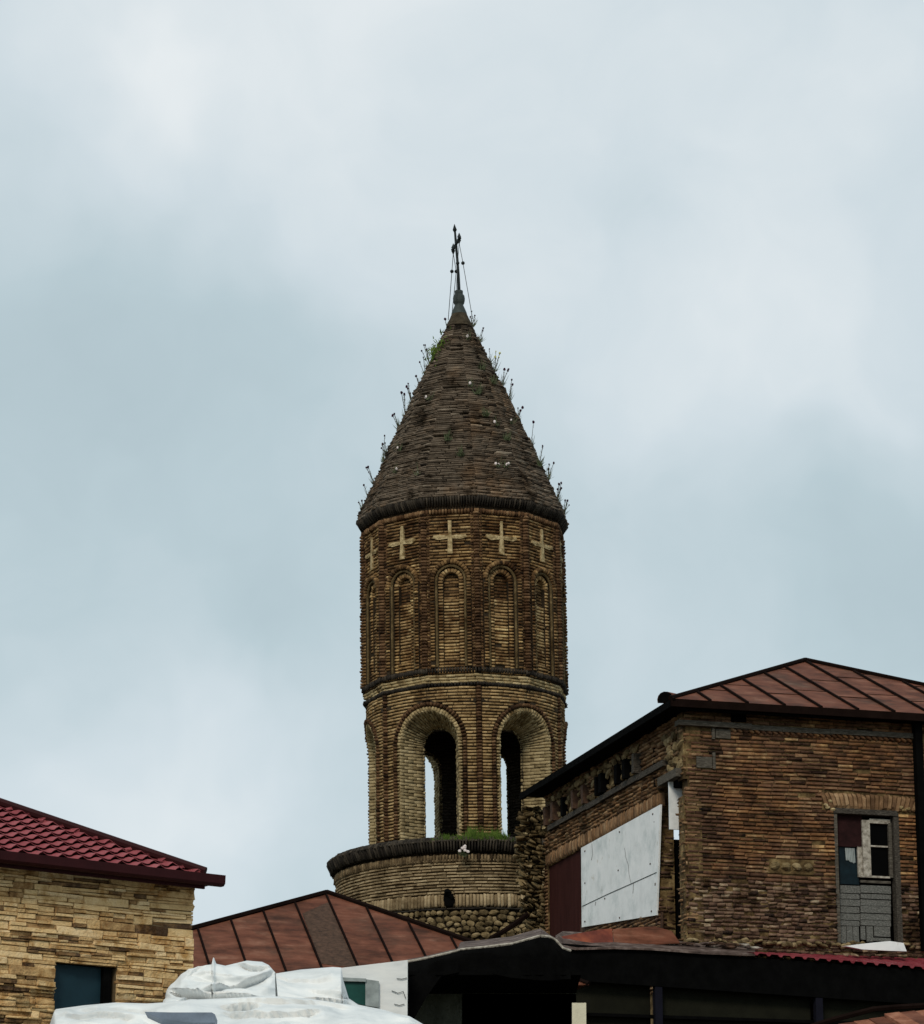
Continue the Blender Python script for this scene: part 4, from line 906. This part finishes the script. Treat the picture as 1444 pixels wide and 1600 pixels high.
b = MB(); cn = sum((v for v in cs3), Vector())/4; b.box(O3(Vector((cn.x, cn.y, zE3/2-.03))), e2_, UP, e1_, TOT-.6, zE3, 2*SS-.6); b.build('wall', M['plaster'], OR)
# =================================================================== LEFT STONE HOUSE
AZ = R_(53.8); g2 = Vector((math.sin(AZ), math.cos(AZ), 0)); g1 = Vector((-math.cos(AZ), math.sin(AZ), 0))
K0 = At(303, 1450, 34); SW = Plane(K0, g2, -g1)
HO = empty('stone_house', (K0.x, K0.y, 0), 'house clad in yellow ledge stone under a burgundy metal tile roof', 'house')
def H3(v): return Vector(v)-HO.location
zT = SW.px(303, 1374)[1]+.02; wl = SW.px(88, 1498); wr = SW.px(184, 1507); wz1 = (wl[1]+wr[1])/2; wz0 = SW.px(88, 1577)[1]
win = (wl[0], wz0-.15, wr[0], wz1)
sL = SW.px(-60, 1400)[0]; zB = SW.px(250, 1625)[1]
st1 = BS('stone', (.02, .11, .16)); z = zT; cnt = 0
def seg_out(a, b, zc): 
    if win[1] < zc < win[3]:
        r = []
        if a < win[0]: r.append((a, min(b, win[0])))
        if b > win[2]: r.append((max(a, win[2]), b))
        return r
    return [(a, b)]
far_ = BS('stone', (.02, .07, .08))
z = zT
while z > zB:
    h = random.choice((.06, .075, .095, .07)); z -= h
    for (A_, B_) in seg_out(sL, 0, z+h/2):
        s = A_
        while s < B_-.01:
            l = random.choice((.16, .24, .32, .42, .55)); l = min(l, B_-s)
            if B_-s-l < .07: l = B_-s
            k = random.random(); parts = [(0, h)] if k < .3 else ([(0, h*random.uniform(.35, .65))] if k < 1 else [])
            if parts[0][1] < h: parts.append((parts[0][1], h-parts[0][1]))
            for (o_, hh) in parts:
                sub_ = [(0, l)] if l < .24 or random.random() < .6 else [(0, l*random.uniform(.3, .7))]
                if sub_[0][1] < l: sub_.append((sub_[0][1], l-sub_[0][1]))
                for (q0, ql) in sub_:
                    tone = .12 if (random.random() < .16 and hh < .05) else max(0, min(1, random.gauss(.6, .2)))
                    v_ = (UP+SW.u*random.uniform(-.015, .015)).normalized(); n_ = (SW.n+UP*random.uniform(-.14, .1)).normalized()
                    st1.add(H3(SW.pt(s+q0+ql/2, z+o_+hh/2, random.uniform(-.022, .02))), SW.u, v_, n_, ql-.004, hh-.004, .08, tone); cnt += 1
            s += l
vis = [i for i in range(len(st1.r))]
vis.sort(key=lambda i: -(Vector(st1.r[i][:3]).length < 3.1)*st1.r[i][12]*st1.r[i][13]); pk = set(vis[:298]); a_ = BS('stone', st1.jit); b_ = BS('stone', st1.jit)
for i in range(len(st1.r)): t_ = a_ if i in pk else b_; t_.r.append(st1.r[i]); t_.t.append(st1.t[i])
a_.singles('ledge_stone', M['ledge'], HO); b_.build('ledge_stonework', M['ledge'], HO)
wb = MB(); 
def hbox(mb, a, b, c, d, back, th): mb.box(H3(SW.pt((a+b)/2, (c+d)/2, -back-th/2)), SW.u, UP, SW.n, b-a, d-c, th)
hbox(wb, sL-4, win[0], 0, zT, .03, .3); hbox(wb, win[2], -.02, 0, zT, .03, .3); hbox(wb, win[0], win[2], 0, win[1], .03, .3); hbox(wb, win[0], win[2], win[3], zT, .03, .3)
wb.box(H3(SW.pt((sL-4)/2, zT/2, -3.3)), SW.u, UP, SW.n, -(sL-4)-.03, zT, 5.9); wb.build('wall', M['cement'], HO)
wd = MB(); hbox(wd, win[0], win[2]-.12, win[1], win[3]-.03, .12, .02); wobj = wd.build('window', M['glass'], HO)
for (a, b, c, d) in ((win[2]-.13, win[2]-.04, win[1], win[3]), (win[0], win[2], win[3]-.035, win[3])):
    wf = MB(); hbox(wf, a, b, c, d, .06, .1); wf.build('window_frame', M['black'], wobj)
# gutter and fascia
EO = .22; eo0 = SW.px(0, 1345, EO)
ze = SW.px(320, 1372, EO)[1]; sc_ = SW.px(321, 1372, EO)[0]; sg_ = SW.px(343, 1372, EO)[0]
gt = MB(); prf = [(0, -.01), (.0, -.10), (.03, -.115), (.09, -.115), (.12, -.09), (.125, -.0), (.115, -.0), (.11, -.08), (.085, -.1), (.03, -.1), (.012, -.085), (.012, -.01)]
rA = [H3(SW.pt(sL-4, ze+z_+.03, EO+x_)) for x_, z_ in prf]; rB = [H3(SW.pt(sg_, ze+z_+.03, EO+x_)) for x_, z_ in prf]; n_ = len(prf)
gt.add(rA+rB, [(i, (i+1) % n_, n_+(i+1) % n_, n_+i) for i in range(n_)]+[tuple(range(n_)), tuple(range(n_, 2*n_))]); gt.build('gutter', M['gutter'], HO)
fs = MB(); fs.box(H3(SW.pt((sL-4+sc_)/2, ze-.06, EO-.02)), SW.u, UP, SW.n, sc_-sL+4, .11, .03); fs.box(H3(SW.pt((sL-4)/2, ze-.06, EO/2-.03)), SW.u, UP, SW.n, -sL+4.1, .03, EO); fs.build('fascia', M['gutter'], HO)
# metal tiles; e measured leftwards from the corner, s inwards up the slope
eb = SW.pt(sc_, 0, EO); PS = .5; TWD = .235; TL = .135
def tp_(e_, s, lift): return eb-g2*e_+g1*s+UP*(ze+.03+s*PS+lift)
def wave(x): f = x % 1; return .040*math.exp(-((f-.5)/.16)**2)+.008*math.sin(2*math.pi*f)
ncol = int((-(sL-1.2)+sc_)/TWD)
for rI in range(0, 34):
    s0, s1 = rI*TL, (rI+1)*TL
    for cI in range(0, ncol):
        e0, e1c = cI*TWD, (cI+1)*TWD
        if e1c <= s0+.02: continue
        jl = random.uniform(-.004, .004)
        if tp_(e0, s0, 0).x*F/(tp_(e0, s0, 0).y)*1.0+722 < -120: continue
        K = 8; vs = []; fq = []
        for k_ in range(K+1):
            e_ = e0+TWD*k_/K; ea = max(e_, s0); eb_ = max(e_, s1); wv = wave((e_/TWD)+.1)
            vs += [H3(tp_(ea, s0, wv*1.0+.016)), H3(tp_(ea, s0, wv*1.0+.022)), H3(tp_(eb_, min(s1, max(e_, s0)) if e_ < s1 else s1, wv*.62-.004))]
        for k_ in range(K): a = k_*3; fq += [(a, a+3, a+4, a+1), (a+1, a+4, a+5, a+2)]
        b = MB(); b.add(vs, fq); b.build('roof_tile', M['tile'], HO)
hc = MB(); hc.tube([H3(tp_(s, s, .04)) for s in (0, 1.2, 2.4, 4.4)], .048, 8); hc.build('hip_cap', M['gutter'], HO)
rs = MB(); rs.add([H3(tp_(0, 0, -.006)), H3(tp_(9, 0, -.006)), H3(tp_(9, 4.5, -.006)), H3(tp_(4.5, 4.5, -.006))], [(0, 1, 2, 3)])
rs.add([H3(tp_(0, 0, -.03)), H3(tp_(4.5, 4.5, -.03)), H3(eb+g1*9+UP*(ze+.0))], [(0, 1, 2)]); rs.build('roof_underlay', M['gutter'], HO)
# =================================================================== PORCH (lean-to) in front of the brick building
PO_ = empty('lean_to_porch', (FA.pt(1, 0, 1.3).x, FA.pt(1, 0, 1.3).y, 0), 'dark lean-to porch with red corrugated edge below the brick facade', 'porch')
def Q3(v): return Vector(v)-PO_.location
zw = FA.px(1300, 1495)[1]; OUT = 1.3
def edge(x, y): return FA.px(x, y, OUT)
a0, ez0 = edge(1178, 1490); a1, ez1 = edge(1500, 1517); ezm = (ez0+ez1)/2
cm = MB(); top = []; fr2 = []; s = a0; PW = .205; prf = []
while s < a1+1.5:
    for (dx, dz) in ((0, .0), (.03, .035), (.065, .035), (.095, 0)): prf.append((s+dx, dz))
    s += PW
zed = lambda s: ez0+(ez1-ez0)*(s-a0)/(a1-a0)
vs = []
for (s_, dz) in prf: vs += [Q3(FA.pt(s_, zed(s_)-dz*1.0+.02, OUT)), Q3(FA.pt(s_, zw-dz*.6+.03, .03)), Q3(FA.pt(s_, zed(s_)-dz+.012, OUT))]
cm.add(vs, [(i*3, i*3+3, i*3+4, i*3+1) for i in range(len(prf)-1)]+[(i*3, i*3+2, i*3+5, i*3+3) for i in range(len(prf)-1)]); cm.build('corrugated_sheet', M['redcorr'], PO_)
# the flat weathered part of the roof on the left
edg = [(868, 1468), (880, 1478), (900, 1481.5), (960, 1480), (1020, 1482), (1100, 1488), (1180, 1491)]
tpp = [(868, 1462), (880, 1455), (900, 1456), (960, 1462), (1020, 1466), (1100, 1475), (1180, 1482)]
fm = MB(); e3 = [FA.pt(*FA.px(x, y, OUT), OUT) for x, y in edg]; t3 = [FA.pt(*FA.px(x, y, .15), .15) for x, y in tpp]
fm.add([Q3(v) for v in e3+t3+[v-UP*.03 for v in e3]], [(i, i+1, 8+i, 7+i) for i in range(6)]+[(i, 14+i, 15+i, i+1) for i in range(6)]); fm.build('weathered_sheet', M['pink'], PO_)
def shp(q, name, mat, k=.012):
    om = MB(); om.prism([Q3(FA.pt(*FA.px(x, y, .9-k*(1480-y)), .9-k*(1480-y))) for x, y in q], (0, 0, -.02)); om.build(name, mat, PO_)
shp([(866, 1465.5), (905, 1458), (940, 1452), (957, 1451), (958, 1474), (930, 1474), (893, 1474)], 'orange_sheet', M['orange'])
shp([(958, 1452), (985, 1450), (1022, 1447), (1050, 1455), (1062, 1472), (1010, 1475), (959, 1474)], 'rust_sheet', M['rust'])
for i in range(26):
    x = random.uniform(940, 1180); y = 1476+(x-940)*.028+random.uniform(-4, 3); p = FA.pt(*FA.px(x, y, .6), .6)+UP*.03; m_ = MB(); m_.blob(Q3(p), random.uniform(.05, .2), .025, .06, j=.4); m_.build('debris', random.choice((M['pink'], M['palewood'], M['rustpatch'])), PO_)
def pbx(x0, y0, x1, y1, out, d, name, mat):
    a, zt = FA.px(x0, y0, out); b, _ = FA.px(x1, y0, out); _, zb = FA.px(x0, y1, out); m_ = MB(); m_.box(Q3(FA.pt((a+b)/2, (zt+zb)/2, out-d/2)), FA.u, UP, FA.n, b-a, zt-zb, d); m_.build(name, mat, PO_)
m_ = MB(); aL = edge(640, 1500)[0]; aR = a1+1.5; ztL = edge(880, 1484)[1]
m_.hexa([Q3(FA.pt(edge(872, 1480)[0], edge(880, 1473)[1], OUT-.06)), Q3(FA.pt(a1+1.5, zed(a1+1.5)-.01, OUT-.06)), Q3(FA.pt(a1+1.5, zed(a1+1.5)-.56, OUT-.06)), Q3(FA.pt(edge(872, 1480)[0], edge(880, 1530)[1], OUT-.06))],
        [Q3(FA.pt(edge(872, 1480)[0], edge(880, 1473)[1], OUT-.12)), Q3(FA.pt(a1+1.5, zed(a1+1.5)-.01, OUT-.12)), Q3(FA.pt(a1+1.5, zed(a1+1.5)-.56, OUT-.12)), Q3(FA.pt(edge(872, 1480)[0], edge(880, 1530)[1], OUT-.12))])
m_.build('fascia_board', M['black'], PO_)  # black colour supplies the shade under the porch edge
for (x0, x1) in ((890, 1024), (1038, 1274), (1288, 1560)):
    a, _ = edge(x0, 1500); b, _ = edge(x1, 1500); m_ = MB(); m_.box(Q3(FA.pt((a+b)/2, (ez0-.4)/2+1, OUT-.3)), FA.u, UP, FA.n, b-a, ez0-2.4, .05); m_.build('wall_panel', M['olive'], PO_)  # panels coloured near black as the shaded porch interior
for x in (1031, 1281):
    a, _ = edge(x, 1500); m_ = MB(); m_.box(Q3(FA.pt(a, (ez0-.3)/2, OUT-.13)), FA.u, UP, FA.n, .12, ez0-.3, .12); m_.build('post', M['navy'], PO_)
m_ = MB(); a = edge(1031, 1590)[0]; zq = edge(1100, 1589)[1]; m_.box(Q3(FA.pt((a0+a1)/2, zq, OUT-.2)), FA.u, UP, FA.n, 9, .05, .1); m_.build('rail', M['black'], PO_)
# debris sheet on the porch roof
m_ = MB(); q = [(1315, 1479), (1345, 1475), (1383, 1471), (1404, 1474), (1409, 1487), (1380, 1486), (1340, 1484)]
vs = [FA.pt(*FA.px(x, y, .35), .35) for x, y in q]; m_.prism(vs, (.05, -.25, -.03)); o = m_.build('crumpled_sheet', M['white'], None, label='crumpled whitish plastic sheet lying below the old door', category='sheet')
# awning: black sheet hung in place of the dark interior left of the porch
AW = empty('awning_dark_interior', (At(750, 1500, 46).x, 46, 0), 'black awning with pale hem sagging between white wall and porch', 'awning')
def W3(v): return Vector(v)-AW.location
hem = [(637, 1503), (665, 1498), (690, 1492), (715, 1486), (720, 1484), (760, 1480), (800, 1475), (825, 1468), (845, 1462.5), (858, 1464), (869, 1470), (880, 1482), (892, 1486)]
n_ = len(hem); rows = []
low_y = [1610, 1560, 1525, 1520, 1518, 1520, 1528, 1530, 1532, 1532, 1532, 1530, 1530]
for k_ in range(6):
    rows.append([At(x, y+(ly-y)*k_/5, 45.5+.05*math.sin(i*2.1+k_)+.12*(k_ == 0)) for i, ((x, y), ly) in enumerate(zip(hem, low_y))])
a = MB(); a.add([W3(v) for r in rows for v in r], [(k_*n_+i, k_*n_+i+1, (k_+1)*n_+i+1, (k_+1)*n_+i) for k_ in range(5) for i in range(n_-1)]); a.build('awning_shade_sheet', M['black'], AW, smooth=True)
bk = [At(x, y-4-(8 if 715 < x < 850 else 0), 47.8)+UP*.0 for x, y in hem]; a = MB(); a.add([W3(v) for v in rows[0]+bk], [(i, i+1, n_+i+1, n_+i) for i in range(n_-1)]); a.build('awning_top', M['pink'], AW)
a = MB(); a.tube([W3(v) for v in rows[0]], .022, 5); a.build('hem', M['palewood'], AW)
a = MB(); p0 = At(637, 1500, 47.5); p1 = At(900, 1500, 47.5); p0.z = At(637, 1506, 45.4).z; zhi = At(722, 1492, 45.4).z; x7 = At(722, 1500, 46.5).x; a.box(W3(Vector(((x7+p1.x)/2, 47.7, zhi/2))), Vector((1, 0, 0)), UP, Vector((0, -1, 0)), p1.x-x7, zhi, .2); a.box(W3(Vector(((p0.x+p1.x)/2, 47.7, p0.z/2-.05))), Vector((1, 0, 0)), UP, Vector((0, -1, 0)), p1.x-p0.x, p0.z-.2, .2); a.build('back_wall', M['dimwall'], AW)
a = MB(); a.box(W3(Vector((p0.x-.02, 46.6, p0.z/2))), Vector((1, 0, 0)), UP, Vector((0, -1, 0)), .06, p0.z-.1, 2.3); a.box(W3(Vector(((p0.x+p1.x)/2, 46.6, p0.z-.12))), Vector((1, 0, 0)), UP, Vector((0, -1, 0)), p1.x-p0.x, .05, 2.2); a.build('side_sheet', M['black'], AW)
# cream board standing in front
a = MB(); q = [At(894, 1567, 40), At(916, 1567, 40), At(914, 1720, 40), At(888, 1720, 40)]; q[2].z = q[3].z = 0; a.prism(q, (0, .05, 0)); a.build('cream_board', M['cream'], None, label='narrow cream board standing before the dark porch opening', category='board')
# white wall piece with the green window
WV = empty('white_wall', (At(600, 1560, 45).x, 45, 0), 'white wall with cracked plaster and green glass window beside the awning', 'wall')
def V3(v): return Vector(v)-WV.location
def vbx(x0, y0, x1, y1, Y, d, name, mat, toground=False):
    p, q = At(x0, y0, Y), At(x1, y1, Y); zb = 0 if toground else q.z
    m_ = MB(); m_.box(V3(Vector(((p.x+q.x)/2, Y+d/2, (p.z+zb)/2))), Vector((1, 0, 0)), UP, Vector((0, -1, 0)), q.x-p.x, p.z-zb, d); return m_.build(name, mat, WV)
m_ = MB(); q = [At(520, 1514, 45), At(637, 1500, 45), At(637, 1500, 45), At(520, 1514, 45)]; q[2].z = q[3].z = 0; m_.prism([V3(v) for v in q], (0, .3, 0)); m_.build('wall_face', M['tarp'], WV)
def vpoly(q, Y, d, name, mat): m_ = MB(); m_.prism([V3(At(x, y, Y)) for x, y in q], (0, d, 0)); return m_.build(name, mat, WV)
gw = vpoly([(532, 1528), (571, 1530), (571, 1571), (552, 1567), (541, 1558)], 44.95, .04, 'window', M['green'])
m_ = MB(); m_.prism([V3(At(x, y, 44.9)) for x, y in ((531, 1527), (572, 1529), (572, 1534), (534, 1533))], (0, .04, 0)); m_.build('window_shade', M['cloth'], gw)
vpoly([(571, 1530), (592, 1533), (592, 1574), (571, 1571)], 44.93, .05, 'window_shutter', M['cloth'])
for pts in (((612, 1548), (622, 1552), (630, 1549), (634, 1560)), ((616, 1569), (624, 1571), (632, 1569)), ((620, 1529), (628, 1530), (636, 1528))):
    m_ = MB(); m_.tube([V3(At(x, y, 44.98)) for x, y in pts], .006, 4); m_.build('plaster_crack', M['crack'], WV)
# =================================================================== WHITE TARPAULINS
from mathutils import noise
CREASES = [([(318, 1553), (352, 1545), (379, 1539), (405, 1533), (428, 1525)], .16, 7), ([(352, 1499), (372, 1506), (393, 1515), (422, 1519)], .13, 6), ([(268, 1552), (300, 1556), (334, 1558)], .2, 5),
           ([(333, 1558), (380, 1562), (434, 1565), (500, 1566), (548, 1573)], .13, 5), ([(282, 1571), (292, 1561), (300, 1556)], .1, 5), ([(345, 1572), (375, 1574), (406, 1576)], .12, 5),
           ([(424, 1527), (450, 1533), (480, 1530), (520, 1534)], .06, 8), ([(300, 1530), (330, 1526), (360, 1531), (385, 1528)], .05, 7), ([(120, 1580), (180, 1574), (240, 1579)], .07, 6),
           ([(350, 1584), (420, 1590), (500, 1586)], .08, 6), ([(90, 1592), (150, 1588), (215, 1594)], .06, 6), ([(480, 1545), (520, 1552), (560, 1560)], .06, 6), ([(290, 1538), (310, 1520), (330, 1512)], .06, 6)]
def crease(x, y):
    d = 0
    for pts, A, wd in CREASES:
        if x < pts[0][0]-6 or x > pts[-1][0]+6: continue
        yl = pts[-1][1] if x >= pts[-1][0] else pts[0][1]
        for (a, b), (c, e) in zip(pts, pts[1:]):
            if a <= x <= c: yl = b+(e-b)*(x-a)/(c-a); break
        dy = y-yl
        if dy < -12 or dy > wd*5: continue
        en = max(0, min(1, (x-pts[0][0]+6)/22))*max(0, min(1, (pts[-1][0]+6-x)/22))
        d += A*(.85 if y < 1556 else 1.7)*en*(-math.exp(-dy/wd)*min(1, dy/1.5) if dy > 0 else .12*math.exp(dy/4))
    return d
def tarp(name, outline_top, bottom_y, Yt, Yb, label, seed, amp=.05, nx=90, ny=26, sub=None):
    xs = [p[0] for p in outline_top]; x0, x1 = xs[0], xs[-1]
    def topy(x):
        for (a, b), (c, d) in zip(outline_top, outline_top[1:]):
            if x <= c: return b+(d-b)*(x-a)/(c-a)
        return outline_top[-1][1]
    vs = []; fq = []
    for j in range(ny+1):
        t = j/ny
        for i in range(nx+1):
            x = x0+(x1-x0)*i/nx; ty = topy(x); y = ty+(bottom_y-ty)*t; Y = Yt+(Yb-Yt)*t**.8
            wx = noise.noise((x*.012, y*.03, seed)); e_ = min(1, t*8)
            rg = 0; f = 1
            for o_ in range(2):
                rg += (1-math.sqrt(noise.noise(((x*.009+y*.006+wx*.5)*f, (y*.030-x*.004+wx)*f, seed+o_*7))**2+.002)*2.2)*.5/f**1.3; f *= 2.1
            d = amp*rg*2.3+crease(x, y)*1.25
            vs.append(At(x, y, Y)+Vector((0, -d*e_, .30*d*e_)))
    for j in range(ny):
        for i in range(nx): a = j*(nx+1)+i; fq.append((a, a+1, a+nx+2, a+nx+1))
    b = len(vs)
    for i in range(nx+1): p = vs[i]; vs.append(Vector((p.x, p.y+1.1, p.z-.5)))
    fq += [(i, b+i, b+i+1, i+1) for i in range(nx)]
    m_ = MB(); m_.v = [tuple(v) for v in vs]; m_.f = fq; return m_.build(name, M['tarp'], None, smooth=True, label=label, category='tarpaulin')
tarp('tarpaulin', [(256, 1571), (260, 1556), (268, 1541), (284, 1524), (300, 1514), (322, 1508), (331, 1507), (334, 1495), (338, 1506), (352, 1509), (386, 1501), (410, 1503), (420, 1508), (431, 1521)], 1578, 31.6, 30.6, 'bulging white tarpaulin heap with a pointed peak beside the stone house', 3, .10, 180, 80)
tarp('tarpaulin', [(398, 1530), (432, 1521), (470, 1515), (520, 1511), (534, 1512), (536, 1530), (545, 1560), (560, 1570), (600, 1578), (640, 1590), (668, 1606)], 1640, 33.5, 31.5, 'smooth white tarpaulin slope running down towards the awning', 8, .08, 180, 80)
tarp('tarpaulin', [(78, 1600), (86, 1577), (130, 1571), (180, 1566.5), (230, 1568), (262, 1566), (300, 1562), (350, 1560), (420, 1556), (480, 1560), (560, 1572), (610, 1582), (640, 1588), (664, 1602)], 1680, 30.4, 28, 'lowest white tarpaulin spread along the bottom edge below the stone house window', 5, .09, 240, 80)
q = At(283, 1589, 38.0); m_ = MB()
m_.prism([At(x, y, 28.3) for x, y in ((226, 1581), (270, 1582), (331, 1582), (336, 1585), (335, 1598), (300, 1598), (250, 1592))], (0, .3, -.02)); m_.build('plastic_panel', M['bluegrey'], None, label='blue grey plastic panel lying on the lowest tarpaulin', category='panel')
# rubble at the foot of the stone house
# =================================================================== BOTTOM RIGHT ROOF
CR = empty('tiled_roof', (At(1380, 1590, 38).x, 38, 0), 'terracotta roof corner with dark ridge at the bottom right', 'roof')
def R3(v): return Vector(v)-CR.location
rd = [(1262, 1606), (1300, 1594), (1330, 1586), (1365, 1577), (1400, 1574), (1450, 1571), (1520, 1568)]
m_ = MB(); m_.tube([R3(At(x, y, 38.2)) for x, y in rd], .035, 6); m_.build('ridge_cap', M['rustdark'], CR)
for i in range(14):
    xa = 1262+i*24; ya = 1606-(i*24)*.17 if i < 5 else 1582-(i-5)*2; m_ = MB()
    p0, p1 = At(xa, ya+2, 38.1), At(xa+23, ya-1, 38.1); q0, q1 = At(xa+120, ya+75, 36), At(xa+150, ya+75, 36)
    m_.hexa([R3(p0), R3(p1), R3(q1), R3(q0)], [R3(p0-UP*.05), R3(p1-UP*.05), R3(q1-UP*.05), R3(q0-UP*.05)]); m_.build('roof_tile', M['terracotta'] if i % 2 else M['rust'], CR)
m_ = MB(); p = At(1400, 1640, 37.5); m_.box(R3(Vector((p.x, 38.4, p.z/2))), Vector((1, 0, 0)), UP, Vector((0, -1, 0)), 2.0, p.z, 1.5); m_.build('wall', M['plaster'], CR)
